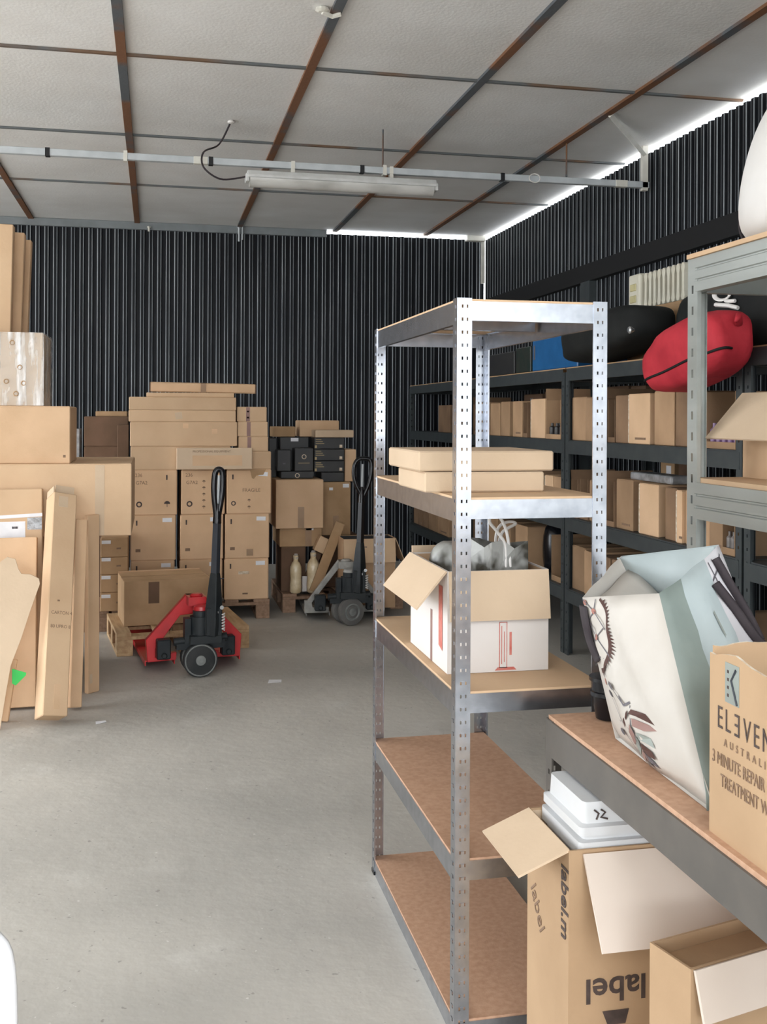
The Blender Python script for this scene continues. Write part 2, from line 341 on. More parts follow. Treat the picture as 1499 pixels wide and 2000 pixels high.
# corrugated sheet: narrow crests and pans, highlight lines are painted onto the crest corners as paler colour
def corrugated(name, axis, a0, a1, fixed, z0, z1, sign, period=0.083, depth=0.019):
    prof = []; k = int((a1 - a0) / period) + 1
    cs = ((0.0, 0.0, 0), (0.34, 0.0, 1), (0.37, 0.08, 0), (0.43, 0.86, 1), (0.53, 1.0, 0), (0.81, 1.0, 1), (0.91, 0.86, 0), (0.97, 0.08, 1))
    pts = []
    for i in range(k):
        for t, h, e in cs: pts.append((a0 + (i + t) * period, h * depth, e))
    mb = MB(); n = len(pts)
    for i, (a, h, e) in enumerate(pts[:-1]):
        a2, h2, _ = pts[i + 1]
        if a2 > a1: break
        glint = (cs[i % 8][0] in (0.34, 0.84, 0.45, 0.95)) and abs(h2 - h) < depth * 0.5 and abs(h2 - h) > 0
        glint = i % 8 in (3, 5)
        mb.use('wall_glint' if glint else 'wall_steel')
        q = lambda aa, hh, z: (aa, fixed + sign * hh, z) if axis == 'x' else (fixed + sign * hh, aa, z)
        vs = [q(a, h, z0), q(a2, h2, z0), q(a2, h2, z1), q(a, h, z1)]
        mb.add(vs, [(0, 1, 2, 3)])
    return struct(mb.build(name))
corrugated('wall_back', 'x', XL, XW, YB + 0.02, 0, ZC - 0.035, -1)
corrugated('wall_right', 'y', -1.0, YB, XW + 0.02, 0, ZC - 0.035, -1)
mb = MB(); mb.box(XL - 0.1, XL, YF, SIDE[0], 0, ZC); mb.box(XL - 0.1, XL, SIDE[1], YB + 0.1, 0, ZC); mb.box(XL - 0.1, XL, SIDE[0], SIDE[1], SIDE[2], ZC); struct(mb.build('wall_left', 'outer_wall'))
mb = MB(); mb.box(XW, XW + 0.1, YF, -1.0, 0, ZC + 0.03); struct(mb.build('wall_entry', 'outer_wall'))
mb = MB(); mb.box(XL, DOOR[0], YF - 0.1, YF, 0, ZC); mb.box(DOOR[1], XW + 0.1, YF - 0.1, YF, 0, ZC); mb.box(DOOR[0], DOOR[1], YF - 0.1, YF, DOOR[3], ZC)
struct(mb.build('wall_front', 'outer_wall'))
# closing strip on the left part of the back wall head, girt, wall posts
mb = MB(); mb.box(XL, 1.72, YB - 0.03, YB + 0.06, ZC - 0.075, ZC - 0.002); struct(mb.build('trim_1', 'grey_trim'))
mb = MB(); mb.box(XW - 0.055, XW, -1.0, YB - 0.1, 2.60, 2.74); struct(mb.build('trim_2', 'girt'))
p = atX(1150, 520, XW - 0.03)
mb = MB(); mb.box(XW - 0.06, XW, p.y - 0.09, p.y + 0.09, 0, 2.60); struct(mb.build('trim_3', 'rack_grey'))
mb = MB(); mb.box(XW - 0.045, XW - 0.01, YB - 0.045, YB - 0.012, 2.93, ZC - 0.04); struct(mb.build('trim_4', 'white_trim'))
mb = MB(); mb.box(XW - 0.22, XW - 0.02, YB - 0.10, YB - 0.01, ZC - 0.062, ZC - 0.006); struct(mb.build('trim_5', 'white_trim', bevel=0.004))
# ceiling: deck above, panels hung in a grid of bars
mb = MB(); mb.box(XL - 0.1, XW, SKY_Y[1], YB + 0.05, ZC + 0.03, ZC + 0.08); mb.box(XL - 0.1, XW, YF - 0.1, SKY_Y[0], ZC + 0.03, ZC + 0.08)
xs_ = [XL - 0.1] + [v for p in SKY for v in p] + [XW]
for k in range(0, len(xs_), 2): mb.box(xs_[k], xs_[k + 1], SKY_Y[0], SKY_Y[1], ZC + 0.03, ZC + 0.08)
ceil = struct(mb.build('ceiling', 'outer_wall'))
GX = [-5.0, -4.13, -3.15, -2.17, -1.185, -0.182, 0.828, 1.808, 2.774, XW + 0.05]
GY = [0.0, 0.97, 2.55, 4.14, 5.767, 7.408, 8.998, YB + 0.05]
for i in range(len(GX) - 1):
    for j in range(len(GY) - 1):
        mb = MB()
        mb.box(GX[i] + 0.006, GX[i + 1] - 0.006, GY[j] + 0.006, GY[j + 1] - 0.006, ZC + 0.002, ZC + 0.029)
        o = mb.build('ceiling_panel', 'ceiling_panel', ceil)
for k, x in enumerate(GX[1:-1]):
    mb = MB(); n = 24
    for q in range(n):
        y0 = YB * q / n; y1 = YB * (q + 1) / n
        mb.box(x - 0.025, x + 0.025, y0, y1, ZC - 0.016, ZC + 0.001)
    mb.box(x - 0.004, x + 0.004, 0, YB, ZC - 0.002, ZC + 0.03)
    o = mb.build('ceiling_bar', 'rusty_bar', ceil)
for k, y in enumerate(GY[:-1]):
    mb = MB()
    mb.box(XL, XW + 0.03, y - 0.011, y + 0.011, ZC - 0.012, ZC + 0.001); mb.build('cross_bar', 'grey_bar', ceil)

# ------------------------------------------------------------------ cable rail with the tube light
YR = 6.91
r0 = atY(-120, 288, YR); r1 = atY(1272, 366, YR); ZR = (atY(100, 297, YR).z + atY(1100, 354, YR).z) / 2
rail = empty('cable_rail', (0, YR, ZR)); tag(rail, 'long pale cable rail hung across below the ceiling', 'rail')
mb = MB(); mb.box(-3.6, XW - 0.02, -0.02, 0.02, -0.022, 0.022); mb.build('rail_bar', 'conduit', rail, bevel=0.003)
for px in (93, 412, 707, 981):
    x = atY(px, 330, YR).x; mb = MB(); mb.box(x - 0.014, x + 0.014, -0.0235, 0.0235, -0.026, 0.026); mb.build('joint', 'black_plastic', rail)
for px in (245, 751):
    x = atY(px, 330, YR).x; mb = MB(); mb.box(x - 0.012, x + 0.012, -0.025, 0.025, -0.032, 0.034); mb.build('clip', 'white_trim', rail)
for px in (392, 1213):
    x = atY(px, 330, YR).x; mb = MB(); mb.box(x - 0.045, x + 0.045, -0.0225, 0.0225, -0.0235, 0.0235); mb.build('junction_box', 'white_trim', rail, bevel=0.002)
for px in (748, 1107):
    x = atY(px, 330, YR).x; mb = MB(); mb.cyl((x, 0.0, 0.02), (x, 0.0, ZC - ZR + 0.001), 0.006, 6); mb.build('hanger_rod', 'rusty_bar', rail)
x = atY(1042, 355, YR).x; mb = MB()
mb.tube([(x + 0.04 * math.cos(a), -0.03, 0.03 * math.sin(a)) for a in [2 * PI * i / 16 for i in range(16)]], 0.004, 6, closed=True); mb.build('cable_loop', 'cord_white', rail)
# right end bracket: drop leg and diagonal brace
mb = MB(); mb.box(XW - 0.07, XW - 0.03, -0.02, 0.02, -0.04, ZC - ZR + 0.0); mb.build('drop_leg', 'white_trim', rail)
b0 = atZ(1192, 224, ZC - 0.01) - Vector((0, YR, ZR)); b1 = Vector((XW - 0.05, 0, ZC - ZR - 0.06)); mb = MB()
mb.tube([b0, b1], 0.019, 4); mb.build('brace', 'white_trim', rail)

lx0, lx1 = atY(483, 345, YR).x, atY(850, 362, YR).x
lz = ZR - 0.022
lamp = empty('tube_light', ((lx0 + lx1) / 2, YR, lz)); tag(lamp, 'grimy white fluorescent batten light clipped under the cable rail', 'ceiling light')
Lh = (lx1 - lx0) / 2; mb = MB()
mb.prism([(-0.05, -0.075), (0.05, -0.075), (0.055, -0.06), (0.04, -0.028), (-0.04, -0.028), (-0.055, -0.06)], -Lh, Lh, Matrix.Rotation(PI / 2, 4, 'Z'))
mb.build('housing', 'lamp_body', lamp, bevel=0.003)
mb = MB(); prof = [(0.052 * math.cos(a), -0.077 + 0.055 * math.sin(a)) for a in [PI + PI * i / 10 for i in range(11)]]
mb.prism(prof, -Lh + 0.015, Lh - 0.015, Matrix.Rotation(PI / 2, 4, 'Z')); smoothby(mb.build('diffuser', 'diffuser', lamp), 50)
for s in (-1, 1):
    mb = MB(); mb.box(s * Lh - 0.012, s * Lh + 0.012, -0.045, 0.045, -0.10, -0.05); mb.build('end_cap', 'lamp_body', lamp, bevel=0.004)
for px in (572, 764):
    x = atY(px, 330, YR).x - lamp.location.x; mb = MB(); mb.box(x - 0.012, x + 0.012, -0.024, 0.024, -0.03, -0.001); mb.build('hanger', 'white_trim', lamp); x += lamp.location.x; mb = MB(); mb.box(x - 0.012, x + 0.012, -0.0245, 0.0245, -0.0222, 0.027); mb.build('clip', 'white_trim', rail)
a = atZ(452, 236, ZC); pts = []
e = Vector((lx0, YR, lz - 0.06))
for q in [a, a + Vector((-0.06, 0.3, -0.08)), Vector((atY(398, 300, YR - 0.03).x, YR - 0.03, ZR + 0.05)), Vector((atY(398, 322, YR - 0.04).x, YR - 0.04, ZR - 0.05)), Vector((atY(430, 345, YR - 0.02).x, YR - 0.02, ZR - 0.115)), Vector((lx0 - 0.05, YR, lz - 0.075)), e]:
    pts.append(q)
def spline(P, n=8):
    out = []
    for i in range(len(P) - 1):
        p0 = P[max(i - 1, 0)]; p1 = P[i]; p2 = P[i + 1]; p3 = P[min(i + 2, len(P) - 1)]
        for k in range(n):
            t = k / n; out.append(0.5 * ((2 * p1) + (p2 - p0) * t + (2 * p0 - 5 * p1 + 4 * p2 - p3) * t * t + (3 * p1 - p0 - 3 * p2 + p3) * t ** 3))
    return out + [P[-1]]
mb = MB(); mb.use('strap').tube(spline(pts, 6), 0.006, 6); mb.use('cord_white').lathe([(0.012, 0), (0.024, 0.004), (0.024, 0.014), (0.012, 0.02)], 10, Matrix.Translation((a.x, a.y, ZC - 0.018)))
tag(mb.build('light_cable'), 'thin dark cable drooping from the ceiling to the tube light', 'cable')
a = atZ(630, 24, ZC - 0.02); mb = MB(); mb.lathe([(0.02, 0), (0.035, 0.008), (0.03, 0.02)], 10, Matrix.Translation((a.x, a.y, ZC - 0.02))); mb.tube([a, a + Vector((0.05, 0.02, -0.008)), a + Vector((0.09, 0.0, 0.0))], 0.012, 6)
tag(mb.build('ceiling_rosette', 'white_trim'), 'small white cable rosette beside a rusty ceiling bar', 'fitting')

# ================================================================== CENTRE RACK (galvanised, five shelves)
def slotted_post(parent, x, y, h, sx, sy, wd=0.036, pitch=0.0315, sw=0.0165, sh=0.0080, m='galvanised', name='post', lip=0.004, bridge=True, t=0.0016):
    """L-angle with punched slots; sx, sy = directions in which its two flanges run from the corner"""
    mb = MB(); n = int(h / pitch); zs = [pitch * (i + 0.5) for i in range(n)]
    for ax in (0, 1):
        d = sx if ax == 0 else sy; c0 = 0.52 * wd; u = [0, c0 - sw / 2, c0 + sw / 2, wd]
        def P(uu, z, off=0.0):
            return (x + d * uu, y + (-sy) * off, z) if ax == 0 else (x + (-sx) * off, y + d * uu, z)
        cuts = [0.0]
        for z in zs: cuts += [z - sh / 2, z + sh / 2]
        cuts.append(h)
        mb.add([P(u[0], 0), P(u[1], 0), P(u[1], h), P(u[0], h)], [(0, 1, 2, 3)])
        mb.add([P(u[2], 0), P(u[3], 0), P(u[3], h), P(u[2], h)], [(0, 1, 2, 3)])
        mb.add([P(u[3], 0), P(u[3], 0, -lip), P(u[3], h, -lip), P(u[3], h)], [(0, 1, 2, 3)])
        for k in range(0, len(cuts) - 1, 2): mb.add([P(u[1], cuts[k]), P(u[2], cuts[k]), P(u[2], cuts[k + 1]), P(u[1], cuts[k + 1])], [(0, 1, 2, 3)])
        if bridge:
            for z in zs: mb.add([P(c0 - sw * 0.26, z - sh / 2, 0.0012), P(c0 + sw * 0.26, z - sh / 2, 0.0012), P(c0 + sw * 0.26, z + sh / 2, 0.0012), P(c0 - sw * 0.26, z + sh / 2, 0.0012)], [(0, 1, 2, 3)])
    return mb.build(name, m, parent, solid=t)
def beam(parent, p0, p1, z0, z1, nrm, m, name='beam', lip=0.012, ribs=0, t=0.0015):
    """C-section shelf beam from p0 to p1 (xy), face outward along nrm, lips turned inward; ribs = pressed grooves"""
    prof = [(-lip, z1), (0, z1)]
    for k in range(ribs):
        zc = z1 - (z1 - z0) * (k + 1) / (ribs + 1); prof += [(0, zc + 0.005), (-0.004, zc + 0.002), (-0.004, zc - 0.002), (0, zc - 0.005)]
    prof += [(0, z0), (-lip, z0)]
    mb = MB(); rows = []
    for o_, z in prof: rows.append([(p0[0] + nrm[0] * o_, p0[1] + nrm[1] * o_, z), (p1[0] + nrm[0] * o_, p1[1] + nrm[1] * o_, z)])
    mb.grid(rows); return mb.build(name, m, parent, solid=t)
RX, RY, RW, RD = 0.714, 2.458, 0.388, 0.985
rack = empty('shelving_rack', (RX, RY, 0)); tag(rack, 'shiny galvanised five-tier slotted rack standing free in the middle of the floor', 'shelf')
LV = [1.798, 1.316, 0.845, 0.440, 0.050]
for (x, y, sx, sy) in ((0, 0, 1, 1), (RW, 0, -1, 1), (0, RD, 1, -1), (RW, RD, -1, -1)):
    po = slotted_post(rack, x, y, 1.8, sx, sy)
    mb = MB(); mb.box(x - 0.002, x + sx * 0.037 + 0.0, y, y + sy * 0.037, 0.0, 0.012); mb.build('foot', 'black_plastic', po)
for z in LV:
    e = 0.0018
    beam(rack, (0.034, e), (RW - 0.034, e), z - 0.052, z - 0.006, (0, -1), 'galvanised'); beam(rack, (0.034, RD - e), (RW - 0.034, RD - e), z - 0.052, z - 0.006, (0, 1), 'galvanised')
    beam(rack, (e, 0.034), (e, RD - 0.034), z - 0.060, z - 0.006, (-1, 0), 'galvanised'); beam(rack, (RW - e, 0.034), (RW - e, RD - 0.034), z - 0.060, z - 0.006, (1, 0), 'galvanised')
    mb = MB(); mb.box(0.012, RW - 0.012, RD / 2 - 0.015, RD / 2 + 0.015, z - 0.035, z - 0.0065); mb.build('support_bar', 'galvanised', rack)
    mb = MB(); mb.box(0.0035, RW - 0.0035, 0.0035, RD - 0.0035, z - 0.006, z); mb.build('shelf_board', 'chipboard' if z < 0.6 else 'cardboard_light', rack)

# ------------------------------------------------------------------ things on the centre rack
Z2, Z3 = LV[1] + 0.001, LV[2] + 0.001
a = atZ(852, 962, Z2); b = atZ(1050, 957, Z2)
W = b.x - a.x; ctn('flat lidded brown carton lying on the second shelf, underneath another', a.x - 0.03, b.x, a.y, a.y + 0.30, Z2, Z2 + 0.052, m='cardboard_pale', name='flat_carton')
ctn('wider flat brown carton laid on top of a flat carton, second shelf', a.x - 0.045, b.x + 0.028, a.y + 0.005, a.y + 0.36, Z2 + 0.054, Z2 + 0.106, m='cardboard_pale', name='flat_carton')
# white carton with hanging flaps
a = atZ(874, 1317, Z3); b = atZ(1080, 1313, Z3)
W = b.x - a.x; D = 0.40; H = 0.265; CX, CY = (a.x + b.x) / 2, a.y + D / 2
wc = open_carton('white open carton with brown flaps folded out and red print, third shelf', (W, D, H), (CX, CY, Z3), 'white_card', inner='cardboard', flaps={'f': (172, 0.128), 'l': (140, 0.125), 'b': (2, 0.02)}, fm='cardboard_pale')
sz = (W, D, H)
shape(wc, sz, 'f', 0.02, 0.055, [[(-0.018, -0.045), (-0.016, -0.045), (-0.016, 0.075), (-0.018, 0.075)], [(0.002, -0.045), (0.004, -0.045), (0.004, 0.075), (0.002, 0.075)], [(-0.018, -0.045), (0.004, -0.045), (0.004, -0.043), (-0.018, -0.043)], [(-0.018, 0.073), (0.004, 0.073), (0.004, 0.075), (-0.018, 0.075)],
    [(-0.012, -0.035), (-0.010, -0.035), (-0.010, 0.065), (-0.012, 0.065)], [(-0.005, -0.03), (-0.003, -0.03), (-0.003, 0.05), (-0.005, 0.05)], [(0.010, -0.012), (0.0165, -0.012), (0.0165, 0.048), (0.010, 0.048)]], 'red_ink', 'printed_mark')
shape(wc, sz, 'f', 0.02, 0.004, [[(-0.03, 0), (0.03, 0), (0.022, 0.008), (-0.022, 0.008)]], 'red_ink', 'printed_mark')
shape(wc, sz, 'l', 0.135, 0.06, [[(-0.018, 0.0), (0.02, -0.01), (0.02, 0.16), (-0.018, 0.16)]], 'red_ink', 'printed_mark')
decal(wc, sz, 'l', 0.04, 0.07, 0.018, 0.14, 'print_rose', 'tape')
# bags in the white carton
def lumpy(name, label, cat, loc, prof, n, m, wob=0.06, seed=1, sx=1.0, sy=1.0, subs=1, rot=(0, 0, 0), parent=None):
    rd = random.Random(seed); vs = []; k = len(prof); mb = MB()
    ph = [rd.uniform(0, 6.28) for _ in range(6)]
    for i, (r, z) in enumerate(prof):
        for j in range(n):
            a = 2 * PI * j / n; q = 1 + wob * (math.sin(3 * a + ph[0] + z * 9) + 0.6 * math.sin(5 * a + ph[1] - z * 14) + 0.5 * rd.uniform(-1, 1))
            vs.append((r * q * math.cos(a) * sx, r * q * math.sin(a) * sy, z + wob * 0.15 * rd.uniform(-1, 1) * (0 < i < k)))
    fs = [(i * n + j, i * n + (j + 1) % n, (i + 1) * n + (j + 1) % n, (i + 1) * n + j) for i in range(k - 1) for j in range(n)]
    fs += [tuple(range(n - 1, -1, -1)), tuple(range((k - 1) * n, k * n))]
    mb.add(vs, fs); o = mb.build(name, m, parent, smooth=True, subsurf=subs, loc=loc, rot=rot)
    if label: tag(o, label, cat)
    return o
def gift_bag(label, loc, W, D, H, m, cord, rz=0.0, lean=0.0, seed=3):
    """paper carrier: four creased walls open at the top, two cord handles"""
    rd = random.Random(seed); rows = []; nr = 6
    for i in range(nr + 1):
        z = H * i / nr; k = i / nr; ring = []
        for (u, v) in ((-1, -1), (-0.4, -1), (0.3, -1), (1, -1), (1, 0), (1, 1), (0.3, 1), (-0.4, 1), (-1, 1), (-1, 0), (-1, -1)):
            fold = (1 - 0.30 * k) if abs(u) == 1 and v == 0 else 1.0
            j = 0.006 * rd.uniform(-1, 1) * (i > 0)
            ring.append((u * W / 2 * fold + lean * k * k + j, v * D / 2 * (1 - 0.1 * k) + j, z + j * 2))
        ring[-1] = ring[0]; rows.append(ring)
    mb = MB(); mb.grid(rows); mb.add([(-W / 2, -D / 2, 0), (W / 2, -D / 2, 0), (W / 2, D / 2, 0), (-W / 2, D / 2, 0)], [(0, 1, 2, 3)])
    o = mb.build('gift_bag', m, None, solid=0.0012, loc=loc, rot=(0, 0, rz)); tag(o, label, 'bag')
    for s, pth in ((-1, cord[0]), (1, cord[1])):
        h = MB(); h.tube(spline([Vector((x + lean, s * D * 0.42, H + z * (0.62 if z > 0 else 1))) for x, z in pth], 6), 0.0042, 6); h.build('cord_handle', 'cord_white', o)
    return o
gift_bag('silver paper gift bag with two white cord handles in the white carton', (CX + 0.035, CY - 0.085, Z3 + 0.006), 0.115, 0.13, 0.318, 'silver_bag',
         ([(-0.01, -0.06), (-0.012, 0.0), (-0.035, 0.055), (-0.06, 0.10), (-0.055, 0.125), (-0.03, 0.12), (-0.01, 0.07), (0.0, 0.0), (0.005, -0.06)], [(0.03, -0.04), (0.03, 0.02), (0.045, 0.065), (0.075, 0.078), (0.095, 0.068), (0.07, 0.05), (0.05, 0.03), (0.04, -0.01), (0.045, -0.04)]), rz=0.25)
o = lumpy('toiletry_bag', 'mottled grey bag slumped in the white carton beside the gift bag', 'bag', (CX - 0.06, CY + 0.04, Z3 + 0.006), [(0.03, 0), (0.06, 0.01), (0.065, 0.15), (0.07, 0.25), (0.055, 0.29), (0.03, 0.31)], 12, 'silver_bag', 0.05, 5, 1.0, 1.0)

# ================================================================== TALL RIGHT RACK (grooved zinc)
TX, TY1, TY0, TH = 1.555, 2.89, 0.75, 1.995
trk = empty('heavy_rack', (TX, TY1, 0)); tag(trk, 'tall heavy zinc rack with grooved beams at the right edge', 'shelf')
TD = 0.56; TL = TY1 - TY0
for (x, y, sx, sy) in ((0, 0, 1, -1), (TD, 0, -1, -1), (0, -TL, 1, 1), (TD, -TL, -1, 1)):
    slotted_post(trk, x, y, TH - 0.012, sx, sy, wd=0.055, pitch=0.062, sw=0.011, sh=0.024, m='heavy_zinc', lip=0.012, bridge=False, t=0.002)
for z, hb in ((TH, 0.097), (1.335, 0.105), (0.66, 0.105), (0.20, 0.105)):
    for (p0, p1, nr) in (((-0.002, -0.045), (-0.002, -TL + 0.045), (-1, 0)), ((TD + 0.002, -0.045), (TD + 0.002, -TL + 0.045), (1, 0)), ((0.045, 0.002), (TD - 0.045, 0.002), (0, 1)), ((0.045, -TL - 0.002), (TD - 0.045, -TL - 0.002), (0, -1))):
        beam(trk, p0, p1, z - hb - 0.014, z - 0.014, nr, 'heavy_zinc', lip=0.03, ribs=2 if nr[0] else 0)
    mb = MB(); mb.box(0.012 if z < TH else -0.012, TD - 0.012, -TL + 0.01, -0.012, z - 0.013, z); mb.build('shelf_board', 'cardboard_light', trk)
    mb = MB(); mb.box(0.004, TD - 0.014, -TL + 0.012, -0.014, z - 0.0155, z - 0.0132); mb.build('deck_sheet', 'galvanised', trk)
    for k in range(3):
        y = -TL * (k + 0.6) / 3.2; mb = MB(); mb.box(0.01, TD - 0.01, y - 0.03, y + 0.03, z - 0.05, z - 0.0157); mb.build('support_bar', 'galvanised', trk)
# carton with raised flap on its second shelf
open_carton('brown carton with one side flap drooping outward, second shelf of the zinc rack', (0.34, 0.46, 0.25), (1.72 + 0.17, 2.40 + 0.23, 1.3355), 'cardboard_light', flaps={'l': (138, 0.18)}, fm='cardboard_pale')
# white sack on top
sk = [(0.12, 0.0), (0.215, 0.02), (0.235, 0.08), (0.225, 0.18), (0.195, 0.30), (0.15, 0.40), (0.09, 0.47), (0.03, 0.50)]
o = lumpy('white_sack', 'white cloth sack on top of the tall right rack', 'sack', (TX + 0.262, 2.60, TH + 0.004), sk, 18, 'white_cloth', 0.025, 9, 1.0, 1.15, 2)
mb = MB(); pp = []
for r, z in sk[1:]: pp.append((-r * 1.0 * 0.55, r * 1.15 * 0.86, z))
mb.tube(spline([Vector(p) for p in pp], 4), 0.004, 6); mb.build('piping', 'strap', o)

# ================================================================== LOW GREY BENCH (front right)
BX, BYE, BZ = 0.915, 2.375, 0.805
BD, BL = 0.50, 1.75
bn = empty('low_bench', (BX, BYE, 0)); tag(bn, 'low dark grey steel shelf bench with brown chipboard top, front right', 'shelf')
for (x, y, sx, sy) in ((0, 0, 1, -1), (BD, 0, -1, -1), (0, -BL, 1, 1), (BD, -BL, -1, 1)):
    slotted_post(bn, x, y, BZ - 0.008, sx, sy, wd=0.036, pitch=0.05, sw=0.008, sh=0.012, m='bench_grey', bridge=False)
for z in (BZ,):
    for (p0, p1, nr) in (((-0.001, -0.0), (-0.001, -BL), (-1, 0)), ((BD + 0.001, 0), (BD + 0.001, -BL), (1, 0)), ((0.0, 0.001), (BD, 0.001), (0, 1)), ((0.0, -BL - 0.001), (BD, -BL - 0.001), (0, -1))):
        beam(bn, p0, p1, z - 0.092, z - 0.010, nr, 'bench_grey', lip=0.02)
    mb = MB(); mb.box(0.004, BD - 0.004, -BL + 0.004, -0.004, z - 0.010, z); mb.build('shelf_board', 'chipboard', bn)

# ------------------------------------------------------------------ printed carton on the bench
c0 = atZ(1386, 1622, BZ); EW, ED, EH = 0.34, 0.42, 0.325
ex, ey = c0.x, c0.y
el = MB(); t = 0.005; rd = random.Random(2)
EXM, EYM = ex + EW / 2, ey - ED / 2
el.use('cardboard_tan'); sz = (EW, ED, EH)
el.box(-EW / 2, EW / 2, -ED / 2, ED / 2, 0, t)
def torn_wall(mbx, fixed, ax, a0, a1, h, dips):
    n = 26; prof = []
    for i in range(n + 1):
        u = i / n; z = h - 0.012 * abs(math.sin(u * 9 + fixed * 7)) * dips - 0.008 * rd.random() * dips; prof.append((a0 + (a1 - a0) * u, z))
    for i in range(n):
        (p, z), (q, zz) = prof[i], prof[i + 1]
        if ax == 'y': v = [(fixed, p, t), (fixed + t, p, t), (fixed + t, q, t), (fixed, q, t), (fixed, p, z), (fixed + t, p, z), (fixed + t, q, zz), (fixed, q, zz)]
        else: v = [(p, fixed, t), (q, fixed, t), (q, fixed + t, t), (p, fixed + t, t), (p, fixed, z), (q, fixed, zz), (q, fixed + t, zz), (p, fixed + t, z)]
        mbx.add([Vector(x) for x in v], [(0, 3, 2, 1), (0, 1, 5, 4), (1, 2, 6, 5), (2, 3, 7, 6), (3, 0, 4, 7)])
        mbx.use('torn_card'); mbx.add([Vector(x) for x in v[4:]], [(0, 1, 2, 3)]); mbx.use('cardboard_tan')
torn_wall(el, -EW / 2, 'y', -ED / 2, ED / 2, EH - 0.006, 0.8); torn_wall(el, EW / 2 - t, 'y', -ED / 2, ED / 2, EH - 0.01, 1.0)
torn_wall(el, ED / 2 - t, 'x', -EW / 2 + t, EW / 2 - t, EH, 0.5); torn_wall(el, -ED / 2, 'x', -EW / 2 + t, EW / 2 - t, EH - 0.02, 1)
elo = el.build('printed_carton', None, None, loc=(EXM, EYM, BZ)); tag(elo, 'brown printed carton with torn-off top and dark lettering on the low bench', 'box')
def TT(u, v, rot=0.0): return face_T(sz, 'l', u, v, 0.0012) @ Matrix.Rotation(rot, 4, 'Z')
# u runs along the face from far (left) to near (right)
L0 = -ED / 2
KX = 0.68
text(elo, 'EL', 0.054, 'ink', TT(L0 + 0.026, 0.186), bold=-0.0004, spacing=1.35, sx=KX)
text(elo, 'E', 0.054, 'ink', TT(L0 + 0.098, 0.186) @ Matrix.Rotation(PI, 4, 'Y'), bold=-0.0004, sx=KX)
text(elo, 'VEN', 0.054, 'ink', TT(L0 + 0.107, 0.186), bold=-0.0004, spacing=1.35, sx=KX)
text(elo, 'AUSTRALIA', 0.018, 'faint_ink', TT(L0 + 0.048, 0.160), spacing=2.0, sx=0.86)
text(elo, '3 MINUTE REPAIR RINSE OUT', 0.030, 'faint_ink', TT(L0 + 0.010, 0.124), bold=0.0, spacing=1.03, sx=0.66)
text(elo, 'TREATMENT WITH', 0.030, 'faint_ink', TT(L0 + 0.038, 0.090), bold=0.0, spacing=1.03, sx=0.66)
st = decal(elo, sz, 'l', L0 + 0.072, 0.268, 0.042, 0.066, 'print_sage', 'tape_label')
mb = MB(); mb.use('steel_blue').tube([(0.013, 0.026, 0.001), (-0.001, 0.006, 0.001), (0.017, -0.031, 0.001)], 0.0022, 5)
for k in range(4): mb.use('ink').box(-0.014, -0.009, 0.016 - k * 0.013, 0.021 - k * 0.013, 0, 0.001)
o = mb.build('printed_mark', None, st)

